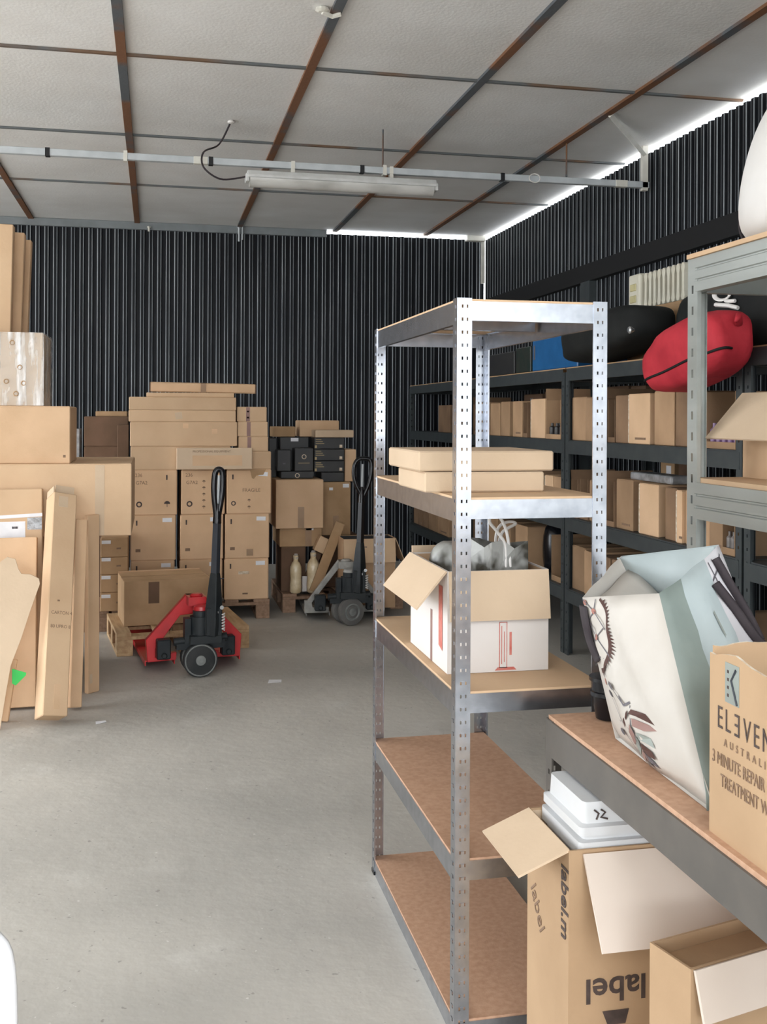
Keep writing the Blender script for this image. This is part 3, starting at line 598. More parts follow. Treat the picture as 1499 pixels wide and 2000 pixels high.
# ------------------------------------------------------------------ patterned shopping bag
def shopping_bag():
    # corners of the base ring and rim: L far-left, N near, R right, B back
    zb = BZ + 0.002
    bot = [atZ(1203, 1442, zb), atZ(1392, 1588, zb), None, None]
    n0 = bot[1]; l0 = bot[0]
    bot[2] = n0 + Vector((0.27, 0.10, 0)); bot[3] = l0 + Vector((0.27, 0.06, 0))
    top = [atX(1139, 1167, l0.x - 0.075), atX(1288, 1159, n0.x + 0.015), atX(1404, 1064, n0.x + 0.20), atX(1214, 1086, l0.x + 0.11)]
    org = (bot[0] + bot[1] + bot[2] + bot[3]) / 4
    bot = [p - org for p in bot]; top = [p - org for p in top]
    nr, nc = 12, 10
    def S(face, u, v, out=0.0):
        """point on a wall: face 0 L-N, 1 N-R, 2 R-B, 3 B-L; u along, v up; out = outward offset"""
        a, b = face, (face + 1) % 4
        p0 = bot[a].lerp(bot[b], u); p1 = top[a].lerp(top[b], u)
        p = p0.lerp(p1, v)
        nrm = (bot[b] - bot[a]).cross(Vector((0, 0, 1))).normalized()
        bul = [0.030, 0.022, 0.03, 0.006][face] * math.sin(PI * min(u, 1)) * math.sin(PI * (0.10 + 0.80 * v))
        bul += 0.008 * math.sin(u * 13 + v * 8 + face) * math.sin(PI * u) * math.sin(PI * v) + 0.004 * math.sin(v * 23 - u * 11) * math.sin(PI * u)
        p = p + nrm * (bul + out)
        if v < 0.12 and face in (0, 1): p += -nrm * 0.012 * (1 - v / 0.12)
        p.z = max(p.z, 0.0)
        return p
    mb = MB(); W = {0: lambda u: 'bag_cream', 1: lambda u: 'bag_mint' if u < 0.3 else ('bag_pale_mint' if u < 0.66 else 'bag_white'), 2: lambda u: 'bag_pale_mint', 3: lambda u: 'bag_cream'}
    for f in range(4):
        for i in range(nr):
            for j in range(nc):
                u0, u1, v0, v1 = j / nc, (j + 1) / nc, i / nr, (i + 1) / nr
                mb.use(W[f]((u0 + u1) / 2)); mb.add([S(f, u0, v0), S(f, u1, v0), S(f, u1, v1), S(f, u0, v1)], [(0, 1, 2, 3)])
    mb.use('bag_cream'); mb.add([Vector((p.x, p.y, 0.0)) for p in bot], [(0, 3, 2, 1)])
    o = mb.build('shopping_bag', None, None, smooth=True, solid=0.0015, loc=org, weld=True); tag(o, 'large cream and mint shopping bag with feather print leaning on the low bench', 'bag')
    # folded-in cream hem along the inside of the back wall
    hm = MB(); rows = []
    for v in (0.995, 0.80, 0.66):
        rows.append([S(2, u, v, -0.012 - 0.03 * (1 - v)) + Vector((0, 0, -0.002)) for u in [i / 8 for i in range(9)]])
    hm.grid(rows); hm.build('inner_hem', 'bag_pale_mint', o, solid=0.001, smooth=True)
    hm = MB(); rows = []
    for k in range(5):
        q = k / 4; rows.append([S(3, u, 0.97 - 0.02 * q).lerp(S(1, 1 - u, 0.97 - 0.42 * q), 0.06 + 0.42 * q) + Vector((0, 0, -0.02 - 0.035 * q)) for u in [i / 8 for i in range(9)]])
    hm.grid(rows); hm.build('inner_flap', 'bag_cream', o, solid=0.001, smooth=True)
    # prints on the front wall
    def strip(pts, w_, m, face=0, name='print', off=0.0022):
        q = MB()
        for (u0, v0), (u1, v1) in zip(pts[:-1], pts[1:]):
            du, dv = u1 - u0, v1 - v0; l = math.hypot(du, dv) or 1; nx, ny = -dv / l * w_ / 2, du / l * w_ / 2
            q.add([S(face, u0 + nx, v0 + ny, off), S(face, u0 - nx, v0 - ny, off), S(face, u1 - nx, v1 - ny, off), S(face, u1 + nx, v1 + ny, off)], [(0, 1, 2, 3)])
        return q.build(name, m, o)
    def poly(pts, m, face=0, name='print', off=0.0025):
        q = MB(); q.add([S(face, u, v, off) for u, v in pts], [tuple(range(len(pts)))]); return q.build(name, m, o)
    # dream-catcher hoop with teeth
    arc = [(q.x, q.y) for q in spline([Vector((u, v, 0)) for u, v in ((0.30, 0.985), (0.345, 0.90), (0.365, 0.80), (0.355, 0.70), (0.30, 0.60), (0.20, 0.53), (0.07, 0.495))], 5)]
    strip(arc, 0.030, 'print_brown', name='hoop')
    tb = MB()
    for i in range(1, len(arc) - 1):
        u, v = arc[i]; (ua, va), (ub, vb) = arc[i - 1], arc[i + 1]; l_ = math.hypot(ub - ua, vb - va); du, dv = -(vb - va) / l_, (ub - ua) / l_
        if v > 0.96: continue
        tb.add([S(0, u + dv * 0.012, v - du * 0.012, 0.0022), S(0, u + 0.062 * du, v + 0.048 * dv, 0.0022), S(0, u - dv * 0.012, v + du * 0.012, 0.0022)], [(0, 1, 2)])
    tb.build('hoop_teeth', 'print_brown', o)
    dots = [(0.17, 0.905), (0.19, 0.735), (0.035, 0.965)]
    for (a, b) in (((0.0, 0.99), (0.17, 0.905)), ((0.17, 0.905), (0.335, 0.79)), ((0.17, 0.905), (0.24, 0.985)), ((0.17, 0.905), (0.05, 0.84)), ((0.05, 0.84), (0.19, 0.735)), ((0.19, 0.735), (0.335, 0.625)), ((0.19, 0.735), (0.30, 0.80)), ((0.19, 0.735), (0.10, 0.70)), ((0.12, 0.60), (0.33, 0.60))): strip([a, b], 0.010, 'print_grey', name='web_line')
    for (u, v) in dots: poly([(max(u + 0.03 * math.cos(a), 0.001), min(v + 0.02 * math.sin(a), 0.995)) for a in [2 * PI * i / 10 for i in range(10)]], 'print_pink', name='web_bead')
    # bead strings
    for pts, beads in (([(0.10, 0.49), (0.17, 0.38), (0.27, 0.22), (0.36, 0.06)], [(0.135, 0.435, 'print_pink'), (0.175, 0.365, 'print_grey')]), ([(0.24, 0.52), (0.33, 0.44), (0.43, 0.36)], [(0.325, 0.445, 'print_grey')]), ([(0.23, 0.21), (0.27, 0.12), (0.31, 0.02)], [(0.225, 0.135, 'print_grey')]), ([(0.34, 0.24), (0.42, 0.12), (0.50, 0.03)], [(0.46, 0.07, 'print_rose')])):
        strip(pts, 0.008, 'print_grey', name='bead_string')
        for u, v, m in beads: poly([(u + 0.022 * math.cos(a), v + 0.024 * math.sin(a)) for a in [2 * PI * i / 8 for i in range(8)]], m, name='bead')
    # feather: barbs drawn in a square frame on the front wall (x right, y down)
    def F(x, y): return (0.49 + 0.0066 * x - 0.00151 * y, 0.365 + 0.0022 * x - 0.00337 * y)
    for m, pts in (('print_brown', ((0, 8), (-15, 25), (-18, 42), (-10, 35), (2, 18))), ('print_brown', ((5, 8), (25, 22), (36, 45), (28, 38), (12, 22), (3, 16))), ('print_rose', ((8, 25), (28, 42), (38, 55), (22, 52), (8, 40))),
        ('print_rose', ((4, 35), (-10, 50), (-10, 78), (0, 70), (6, 52))), ('print_sage', ((6, 58), (-6, 78), (-2, 100), (6, 85), (10, 68))), ('print_sage', ((10, 52), (30, 66), (38, 85), (24, 74), (10, 66))),
        ('print_brown', ((12, 72), (34, 90), (40, 105), (26, 98), (12, 85))), ('print_rose', ((10, 85), (4, 102), (10, 112), (14, 96))), ('print_grey', ((16, 92), (36, 108), (40, 122), (28, 112), (16, 102))), ('print_rose', ((14, 105), (24, 115), (32, 135), (34, 150), (26, 142), (18, 128)))):
        poly([F(x * 1.1, y) for x, y in pts], m, name='feather_barb')
    strip([F(2, 0), F(5, 40), F(12, 85), F(18, 120)], 0.007, 'print_grey', name='feather_stem')
    strip([(0.39, 0.40), (0.44, 0.355), (0.50, 0.385)], 0.014, 'print_grey', name='bead_string')
    # prints on the right wall, straps
    for pts in ([(0.72, 0.98), (0.80, 0.80), (0.92, 0.70)], [(0.78, 0.98), (0.97, 0.85)], [(0.70, 0.90), (0.86, 0.93), (0.95, 0.97)], [(0.72, 0.60), (0.86, 0.50), (0.97, 0.52)], [(0.80, 0.42), (0.92, 0.30)]): strip(pts, 0.012, 'print_grey', 1, name='web_line')
    strip([(0.76, 0.575), (0.84, 0.545), (0.95, 0.55)], 0.022, 'print_brown', 1, name='hoop')
    strip([(0.52, 0.80), (0.60, 0.55), (0.66, 0.40)], 0.02, 'print_sage', 1, name='stripe')
    for (pts) in ([(0.66, 0.90), (0.80, 0.76), (0.93, 0.62), (1.0, 0.565)], [(0.80, 0.985), (0.87, 0.86), (0.96, 0.70), (1.0, 0.58)]):
        q = MB(); q.tube(spline([S(1, u, v, 0.012) for u, v in pts], 5), 0.0095, 6, flat=0.5); q.build('strap', 'strap', o, smooth=True)
    # dark strap hanging off the far corner
    q = MB(); q.tube(spline([S(0, 0.0, 0.94, 0.004), S(0, 0.0, 0.82, 0.007), S(0, 0.02, 0.68, 0.008), S(0, 0.07, 0.56, 0.004)], 5), 0.020, 6, flat=0.3); q.build('strap', 'strap', o, smooth=True)
    mb2 = MB(); rim = []
    return o
shopping_bag()
# black stacked trays at the far end of the bench
p = atZ(1176, 1404, BZ); mb = MB()
mb.lathe([(0.020, 0.0), (0.027, 0.003), (0.036, 0.055), (0.040, 0.057), (0.040, 0.066), (0.036, 0.068), (0.038, 0.09), (0.043, 0.092), (0.043, 0.100), (0.030, 0.102)], 20)
tag(smoothby(mb.build('plastic_pot', 'black_gloss', None, loc=(p.x + 0.012, p.y - 0.005, BZ + 0.0005))), 'stacked glossy black plastic pots between the bench end and the shopping bag', 'pot')

# ------------------------------------------------------------------ cartons under the bench
LX, LY, LW, LD, LH = 0.838, 2.045, 0.40, 0.245, 0.618
lb = open_carton('open brown carton with upside-down lettering and flaps out, under the low bench', (LW, LD, LH), (LX + LW / 2, LY + LD / 2, 0.0), 'cardboard_tan', inner='cardboard_pale', flaps={'l': (112, 0.12)}, fm='cardboard_pale')
sz = (LW, LD, LH)
text(lb, 'label', 0.072, 'ink', face_T(sz, 'f', -0.025, 0.348, 0.0012) @ Matrix.Rotation(PI, 4, 'Z'), bold=0.0012, sx=1.05)
text(lb, 'label.m', 0.055, 'ink', face_T(sz, 'l', 0.085, 0.58, 0.0012) @ Matrix.Rotation(-PI / 2, 4, 'Z'), bold=0.0008)
text(lb, 'label', 0.055, 'faint_ink', face_T(sz, 'l', -0.10, 0.45, 0.0012) @ Matrix.Rotation(-0.9, 4, 'Z'))
shape(lb, sz, 'f', -0.095, 0.262, [[(-0.03, 0.018), (0.03, 0.018), (0.022, -0.012), (-0.018, -0.012)]], 'ink', 'hand_hole')
# front flap resting forward, strong light painted in as pale cream
fl = MB(); a0 = Vector((-LW / 2 + 0.02, -LD / 2 - 0.004, LH - 0.02)); ang = math.radians(75)
fl.use('card_cream'); Tm = Matrix.Translation((0, -LD / 2 - 0.003, LH - 0.008)) @ Matrix.Rotation(math.radians(148), 4, 'X')
fl.box(-LW / 2 + 0.03, LW / 2, -0.003, 0.003, 0, 0.185, Tm); fl.build('flap', None, lb)
lb.children[-1]['label'] = 'pale cream front flap folded forward'
# white plastic bin standing in it
bz = 0.0; mb = MB()
def rrect(w_, d_, r, n=4):
    P = []
    for cx, cy, a0 in ((w_ / 2 - r, d_ / 2 - r, 0), (-w_ / 2 + r, d_ / 2 - r, PI / 2), (-w_ / 2 + r, -d_ / 2 + r, PI), (w_ / 2 - r, -d_ / 2 + r, 1.5 * PI)):
        for i in range(n + 1): P.append((cx + r * math.cos(a0 + PI / 2 * i / n), cy + r * math.sin(a0 + PI / 2 * i / n)))
    return P
rings = []
for (w_, d_, z) in ((0.30, 0.20, 0.006), (0.325, 0.215, 0.590), (0.345, 0.228, 0.593), (0.345, 0.228, 0.622), (0.318, 0.205, 0.624), (0.318, 0.205, 0.632), (0.340, 0.222, 0.634), (0.340, 0.222, 0.652), (0.318, 0.20, 0.656), (0.314, 0.195, 0.700)): rings.append([(x, y, z) for x, y in rrect(w_, d_, 0.012)])
n = len(rings[0]); mb.add([p for r in rings for p in r], [(i * n + j, i * n + (j + 1) % n, (i + 1) * n + (j + 1) % n, (i + 1) * n + j) for i in range(len(rings) - 1) for j in range(n)] + [tuple(range(n - 1, -1, -1)), tuple(range((len(rings) - 1) * n, len(rings) * n))])
o = smoothby(mb.build('plastic_bin', 'bin_plastic', None, loc=(LX + 0.20, LY + LD / 2, 0.006)), 35); tag(o, 'white plastic bin with marker scribbles standing inside the open carton', 'bin')
mb = MB(); y = -0.099
for pts in ([(-0.135, 0.684), (-0.125, 0.676), (-0.13, 0.664)], [(-0.12, 0.684), (-0.11, 0.678), (-0.12, 0.668), (-0.105, 0.664)], [(-0.085, 0.684), (-0.075, 0.688), (-0.07, 0.678), (-0.06, 0.674)], [(-0.03, 0.682), (-0.03, 0.672)]):
    mb.tube([(px, y - 0.0025, pz) for px, pz in pts], 0.0022, 5)
mb.build('marker_scribble', 'ink', o)
# brown carton front right, with white inner lid
c0 = atZ(1270, 1840, 0.535); c1 = atZ(1350, 1894, 0.535); bd = (c1 - c0).length; br = math.atan2(c0.y - c1.y, c0.x - c1.x) - PI / 2
bw = 0.40; Rb = Matrix.Rotation(br, 4, 'Z'); cc = (c0 + c1) / 2 + Rb @ Vector((bw / 2, 0, 0))
bc = open_carton('brown carton with a pale lid flap at the front right corner', (bw, bd, 0.535), (cc.x, cc.y, 0.0), 'cardboard_tan', rot=(0, 0, br))
mb = MB(); mb.box(-bw / 2 + 0.006, bw / 2 - 0.006, -bd / 2 + 0.006, bd / 2 - 0.006, 0.505, 0.509); mb.build('inner_flap', 'cardboard_tan', bc)
mb = MB(); mb.box(-bw / 2 + 0.005, bw / 2, -0.003, 0.003, 0, 0.088, Matrix.Translation((0, -bd / 2 - 0.004, 0.534)) @ Matrix.Rotation(math.radians(164), 4, 'X')); mb.build('lid_flap', 'card_cream', bc)

# ================================================================== DARK RACK ALONG THE RIGHT WALL
DX, DD = 2.57, 0.60
BAYS = [10.62, 8.50, 6.37, 4.27, 2.20]
DZ = [1.83, 1.366, 0.878, 0.424]
for k in range(4):
    y1, y0 = BAYS[k] - 0.01, BAYS[k + 1] + 0.01
    dr = empty('storage_rack', (DX, y1, 0))
    tag(dr, ['far end bay of the dark grey racking by the right wall, nearest the back wall', 'second bay from the back of the dark grey racking along the right wall', 'third bay from the back of the dark grey racking, beneath the red bag', 'front bay of the dark grey racking, mostly behind the tall zinc rack'][k], 'shelf', 'dark racking along the right wall')
    L = y1 - y0
    for (x, y, sx, sy) in ((0, 0, 1, -1), (DD, 0, -1, -1), (0, -L, 1, 1), (DD, -L, -1, 1)):
        slotted_post(dr, x, y, 1.80, sx, sy, wd=0.05, pitch=0.06, sw=0.01, sh=0.014, m='rack_grey', bridge=False, lip=0.01)
    for z in DZ:
        for (p0, p1, nr) in (((-0.002, -0.02), (-0.002, -L + 0.02), (-1, 0)), ((DD + 0.002, -0.02), (DD + 0.002, -L + 0.02), (1, 0)), ((0.02, 0.002), (DD - 0.02, 0.002), (0, 1)), ((0.02, -L - 0.002), (DD - 0.02, -L - 0.002), (0, -1))):
            beam(dr, p0, p1, z - 0.085, z - 0.008, nr, 'rack_grey', lip=0.025)
        mb = MB(); mb.box(0.004, DD - 0.004, -L + 0.004, -0.004, z - 0.008, z); mb.build('shelf_board', 'rack_grey' if z < 1.8 else 'cardboard_old', dr)

# cartons on it: (pixel edge far, pixel edge near, kind, height, tone) read on the front plane of the rack
ORD = ['first', 'second', 'third', 'fourth', 'fifth', 'sixth', 'seventh', 'eighth', 'ninth', 'tenth', 'eleventh', 'twelfth', 'thirteenth', 'fourteenth', 'fifteenth', 'sixteenth', 'seventeenth', 'eighteenth', 'nineteenth', 'twentieth', 'twenty-first', 'twenty-second', 'twenty-third', 'twenty-fourth', 'twenty-fifth', 'twenty-sixth']
rows = {
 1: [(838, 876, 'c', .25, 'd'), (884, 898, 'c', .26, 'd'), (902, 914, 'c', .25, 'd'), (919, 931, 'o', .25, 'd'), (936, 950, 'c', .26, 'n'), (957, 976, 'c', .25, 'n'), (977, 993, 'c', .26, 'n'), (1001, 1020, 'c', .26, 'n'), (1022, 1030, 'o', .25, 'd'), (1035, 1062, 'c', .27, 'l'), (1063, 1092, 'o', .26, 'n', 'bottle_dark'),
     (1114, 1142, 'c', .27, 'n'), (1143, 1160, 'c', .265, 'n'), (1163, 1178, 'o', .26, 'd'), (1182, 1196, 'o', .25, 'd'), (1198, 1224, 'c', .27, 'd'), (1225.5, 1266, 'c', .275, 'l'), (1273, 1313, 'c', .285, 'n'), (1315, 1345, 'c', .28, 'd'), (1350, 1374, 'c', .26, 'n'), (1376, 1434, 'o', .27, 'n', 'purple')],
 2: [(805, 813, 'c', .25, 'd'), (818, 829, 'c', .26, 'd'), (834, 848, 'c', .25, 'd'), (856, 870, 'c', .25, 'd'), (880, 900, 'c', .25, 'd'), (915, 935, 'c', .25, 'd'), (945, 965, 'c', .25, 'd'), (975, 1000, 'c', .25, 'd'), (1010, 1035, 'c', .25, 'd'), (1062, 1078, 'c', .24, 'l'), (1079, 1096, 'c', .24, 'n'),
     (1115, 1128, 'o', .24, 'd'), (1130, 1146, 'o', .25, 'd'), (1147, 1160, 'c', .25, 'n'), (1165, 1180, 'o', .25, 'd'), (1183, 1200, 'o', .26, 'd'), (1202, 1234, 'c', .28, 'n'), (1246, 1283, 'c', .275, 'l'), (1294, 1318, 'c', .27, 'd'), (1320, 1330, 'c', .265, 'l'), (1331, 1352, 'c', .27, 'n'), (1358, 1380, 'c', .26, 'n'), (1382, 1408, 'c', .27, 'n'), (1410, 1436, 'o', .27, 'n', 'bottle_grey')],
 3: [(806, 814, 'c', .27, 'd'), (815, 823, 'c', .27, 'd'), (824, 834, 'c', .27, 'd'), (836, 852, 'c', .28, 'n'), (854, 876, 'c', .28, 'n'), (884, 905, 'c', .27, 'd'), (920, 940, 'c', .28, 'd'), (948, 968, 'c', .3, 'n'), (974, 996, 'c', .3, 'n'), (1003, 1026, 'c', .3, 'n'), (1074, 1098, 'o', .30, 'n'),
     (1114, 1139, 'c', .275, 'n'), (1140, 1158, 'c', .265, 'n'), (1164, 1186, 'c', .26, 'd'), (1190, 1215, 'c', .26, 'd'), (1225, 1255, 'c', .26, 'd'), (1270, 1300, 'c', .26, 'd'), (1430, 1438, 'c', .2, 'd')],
}
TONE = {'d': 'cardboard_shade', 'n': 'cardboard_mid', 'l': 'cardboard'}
LEVN = {1: 'second shelf from the top', 2: 'middle shelf', 3: 'lowest shelf'}
rd = random.Random(8)
for lev, lst in rows.items():
    z0 = DZ[lev]; ym = {1: 830, 2: 970, 3: 1110}[lev]
    prev = BAYS[0] - 0.03
    for i, it in enumerate(lst):
        yf = atX(it[0], ym, DX + 0.02).y; yn = atX(it[1], ym, DX + 0.02).y
        for yb in BAYS:                                   # keep clear of the posts
            if yn < yb + 0.035 and yf > yb - 0.035:
                if yf - yb > yb - yn: yn = yb + 0.035
                else: yf = yb - 0.035
        yf = min(yf, prev - 0.004); yn = min(yn, yf - 0.06); prev = yn
        D = max(yf - yn - 0.004, 0.05); dep = 0.30 + 0.075 * rd.random(); xo = DX + 0.020 + 0.02 * rd.random(); h = it[3]
        D = min(D, 0.42)
        lab = '%s, %s of dark racking, %s from the back wall' % ({'d': 'dull brown carton', 'n': 'brown carton', 'l': 'light brown carton'}[it[4]] if it[2] == 'c' else 'open-fronted carton', LEVN[lev], ORD[i])
        cx, cy = xo + dep / 2, yn + 0.002 + D / 2; z0 = DZ[lev] + 0.0012
        if it[2] == 'c':
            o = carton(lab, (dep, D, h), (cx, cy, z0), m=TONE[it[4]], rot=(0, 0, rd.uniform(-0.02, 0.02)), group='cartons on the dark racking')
            if it[4] == 'l': decal(o, (dep, D, h), 'l', -D / 2 + 0.006, h / 2, 0.010, h * 0.96, 'torn_card', 'torn_edge')
            if i % 3 == 1: decal(o, (dep, D, h), 'l', 0.02, 0.03, D * 0.5, 0.012, 'faint_ink', 'printed_mark')
        else:
            o = open_carton(lab, (dep, D, h), (cx, cy, z0), m=TONE[it[4]], front=0.12, flaps={'b': (6, 0.08)} if len(it) > 5 and it[5] == 'bottle_dark' else ({'b': (12, 0.06)} if i % 2 else None), group='cartons on the dark racking', name='display_carton')
            if len(it) > 5:
                nb = 3 if it[5] != 'purple' else 5; bh = 0.10 if it[5] != 'purple' else 0.115
                for c in range(nb):
                    for rr in range(2 if it[5] != 'bottle_grey' else 1):
                        bm_ = MB(); r = min(0.021, D / nb / 2.3)
                        bm_.lathe([(r * .9, 0), (r, 0.006), (r, bh * 0.72), (r * 0.45, bh * 0.82), (r * 0.45, bh)], 10)
                        bo = smoothby(bm_.build('bottle', it[5], None, loc=(xo + 0.03 + rr * 0.05, cy - D / 2 + D * (c + 0.5) / nb, z0 + 0.0055)))
                        tag(bo, 'small %s in its open-fronted carton, %s row, %s from the far end' % ({'bottle_dark': 'dark bottle', 'purple': 'purple bottle', 'bottle_grey': 'grey bottle'}[it[5]], ('front', 'rear')[rr], ORD[nb - 1 - c]), 'bottle', {'bottle_dark': 'dark bottles in an open carton', 'purple': 'purple bottles in an open carton', 'bottle_grey': 'grey bottles in an open carton'}[it[5]])
# second row standing behind on the upper levels
for k, (p0, p1, z0, h, lab) in enumerate(((1024, 1060, 1.366, .33, 'dull brown carton with a grey label behind the front row, second shelf'), (1064, 1098, 1.366, .345, 'dull brown carton behind the bottle carton, second shelf'), (1185, 1228, 1.366, .35, 'tall dull brown carton behind the front row, second shelf, right of the galvanised post'), (1232, 1262, 1.366, .345, 'dull brown carton with a pale label behind the brightest carton, second shelf'), (1290, 1318, 0.878, .38, 'tall brown carton with a white label behind the front row, middle shelf'), (1325, 1345, 0.878, .40, 'tall brown carton next to the zinc post, back of the middle shelf'))):
    X = DX + 0.425; ym = 780 if z0 > 1 else 930
    yf, yn = atX(p0, ym, X).y, atX(p1, ym, X).y
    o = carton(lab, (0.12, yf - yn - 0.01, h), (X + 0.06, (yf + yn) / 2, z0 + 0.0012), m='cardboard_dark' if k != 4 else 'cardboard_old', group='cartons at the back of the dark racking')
    if k in (0, 3, 4): decal(o, (0.12, yf - yn, h), 'l', -0.03 if k == 0 else 0.02, h - 0.06, 0.06, 0.055, 'paper' if k != 0 else 'film_grey', 'paper_label')
# upright flap piece and a film packet
a = atX(1075, 790, DX + 0.10)
q0 = atX(1237, 935, DX + 0.10); q1 = atX(1318, 935, DX + 0.10)
mb = MB(); mb.box(-0.06, 0.06, (q1.y - q0.y) / 2, (q0.y - q1.y) / 2, 0, 0.045)
tag(mb.build('film_packet', 'film_grey', None, bevel=0.012, seg=2, loc=(DX + 0.14, (q0.y + q1.y) / 2, DZ[2] + 0.2825)), 'grey film-wrapped packet lying across the carton tops of the middle shelf', 'packet')
sh = lumpy('wrapped_bundle', 'black film-wrapped bundle on the lowest shelf left of the rack post', 'bundle', (DX + 0.22, 6.97, DZ[3] + 0.002), [(0.10, 0), (0.17, 0.01), (0.18, 0.2), (0.16, 0.33), (0.06, 0.37)], 12, 'black_gloss', 0.05, 4, 0.8, 0.85)

# ------------------------------------------------------------------ load on top of the dark rack
ZT = DZ[0] + 0.001
def on_top(px0, px1, xo, dep, h, m, label, name, cat, bev=0.006, ym=690):
    y1, y0 = atX(px0, ym, DX + xo).y, atX(px1, ym, DX + xo).y
    return carton(label, (dep, y1 - y0 - 0.01, h), (DX + xo + dep / 2, (y0 + y1) / 2, ZT), m=m, name=name, cat=cat, bev=bev, seam=False)
on_top(952, 1005, 0.02, 0.45, 0.17, 'black_card', 'low dark box on the racking top behind the galvanised rack', 'dark_box', 'box')
on_top(1008, 1037, 0.02, 0.45, 0.185, 'green_dark', 'dark green box on the racking top beside the blue crate', 'dark_box', 'box')
bo = on_top(1040, 1129, 0.02, 0.22, 0.215, 'blue_plastic', 'bright blue plastic crate on top of the dark racking', 'blue_crate', 'crate')
for u in (-0.33, 0.30):
    decal(bo, (0.22, atX(1040, 690, DX + .02).y - atX(1129, 690, DX + .02).y - 0.01, 0.215), 'l', u * 1.1, 0.13, 0.03, 0.10, 'print_grey', 'latch')
y1, y0 = atX(1090, 640, DX + .1).y, atX(1136, 640, DX + .1).y
carton('flat red box lying on the blue crate', (0.20, y1 - y0, 0.06), (DX + 0.13, (y0 + y1) / 2, ZT + 0.2165), m='red_dull', name='red_box', seam=False)
carton('red box with a white corner beside the galvanised post, racking top', (0.30, 0.16, 0.30), (DX + 0.40, atX(1186, 640, DX + .25).y, ZT), m='red_dull', name='red_box', seam=False, stickers=(('f', -0.10, 0.21, 0.05, 0.03),))
bb = carton('blue box with pale figures on its end, racking top before the radiator', (0.30, 0.15, 0.335), (DX + 0.40, atX(1214, 620, DX + .25).y, ZT), m='blue_plastic', name='blue_box', seam=False)
for k in range(2): shape(bb, (0.30, 0.15, 0.335), 'f', -0.10 + k * 0.06, 0.25, [[(0.022 * math.cos(a), 0.035 * math.sin(a)) for a in [2 * PI * i / 12 for i in range(12)]]], 'print_grey', 'printed_mark')
# box the radiator stands on
yr0 = atX(1342, 585, DX + 0.28).y; yr1 = atX(1234, 585, DX + 0.28).y
yc = (yr0 + yr1) / 2
open_carton('brown box under the cream radiator on the racking top', (0.32, yr1 - yr0 - 0.02, 0.325), (DX + 0.40, yc - 0.02, ZT), 'cardboard_old')
rad = empty('oil_radiator', (DX + 0.40, yc, ZT + 0.334)); tag(rad, 'cream oil-filled radiator lying on a box on top of the racking', 'radiator')
rl = yr1 - yr0; nf = 9
for k in range(nf):
    y = -rl / 2 + rl * 0.74 * (k + 0.5) / nf
    mb = MB(); P = []
    for (w_, z) in ((0.030, 0.0), (0.048, 0.02), (0.030, 0.05), (0.028, 0.15), (0.046, 0.175), (0.046, 0.19), (0.02, 0.205)): P.append((w_, z))
    poly = [(w_ * 0.42, z) for w_, z in P] + [(-w_ * 0.42, z) for w_, z in reversed(P)]
    mb.prism([(yy, zz) for yy, zz in poly], -0.13, 0.13, Matrix.Translation((0, y, 0)) @ Matrix.Rotation(PI / 2, 4, 'Z'))
    mb.build('fin', 'cream_paint', rad, bevel=0.002)
mb = MB(); mb.box(-0.15, 0.13, rl / 2 - rl * 0.25, rl / 2 - 0.02, 0, 0.21); hd = mb.build('control_box', 'cream_paint', rad, bevel=0.012, seg=2)
for zz in (0.06, 0.13):
    mb = MB(); mb.box(-0.156, -0.148, rl / 2 - 0.13, rl / 2 - 0.05, zz - 0.022, zz + 0.022); mb.build('socket', 'yellowed', hd, bevel=0.004)
# black bags
def pillow(name, label, cat, loc, sx, sy, sz_, m, rot=(0, 0, 0), seed=1, wob=0.05, e=0.55):
    """soft bag: super-ellipsoid with creases"""
    rd = random.Random(seed); mb = MB(); nu, nv = 36, 20; ph = [rd.uniform(0, 6) for _ in range(4)]
    sg = lambda x, p: math.copysign(abs(x) ** p, x)
    rows_ = []
    def PT(u, v, k=1.0):
            q = k * (1 + wob * (math.sin(3 * u + ph[0]) * math.cos(2 * v + ph[1]) + 0.5 * math.sin(7 * u + 3 * v + ph[2]) * math.cos(v)))
            return Vector((sx * sg(math.cos(v), e) * sg(math.cos(u), e) * q, sy * sg(math.cos(v), e) * sg(math.sin(u), e) * q, sz_ * sg(math.sin(v), e) * (1 + wob * math.sin(2 * u + ph[3]) * math.cos(v))))
    for i in range(nv + 1): rows_.append([PT(2 * PI * j / nu, -PI / 2 + PI * i / nv) for j in range(nu + 1)])
    mb.grid(rows_); o = mb.build(name, m, None, smooth=True, weld=True, loc=loc, rot=rot); pillow.PT = PT; return tag(o, label, cat)
ya, yb_ = atX(1130, 690, DX).y, atX(1272, 690, DX).y
pillow('duffel_bag', 'big soft black bag with a metal stud slumped over the racking edge', 'bag', (DX + 0.02, (ya + yb_) / 2, ZT + 0.152), 0.20, (ya - yb_) / 2 * 0.98, 0.118, 'black_cloth', rot=(-0.10, 0, 0), seed=2)
st = bpy.data.objects['duffel_bag']; p = atX(1232, 668, DX - 0.175) - st.location
mb = MB(); mb.lathe([(0.006, -0.02), (0.018, 0), (0.02, 0.008), (0.012, 0.016)], 12, Matrix.Translation(p) @ Matrix.Rotation(-PI / 2, 4, 'Y')); smoothby(mb.build('stud', 'chrome', st))
ya, yb_ = atX(1276, 640, DX + 0.05).y, atX(1354, 640, DX + 0.05).y
pillow('holdall', 'black holdall standing behind the red bag on the racking', 'bag', (DX + 0.29, (ya + yb_) / 2 - 0.02, ZT + 0.178), 0.17, (ya - yb_) / 2 - 0.02, 0.165, 'black_cloth', seed=5)
ya, yb_ = atX(1374, 620, DX + 0.1).y, atX(1530, 620, DX + 0.1).y
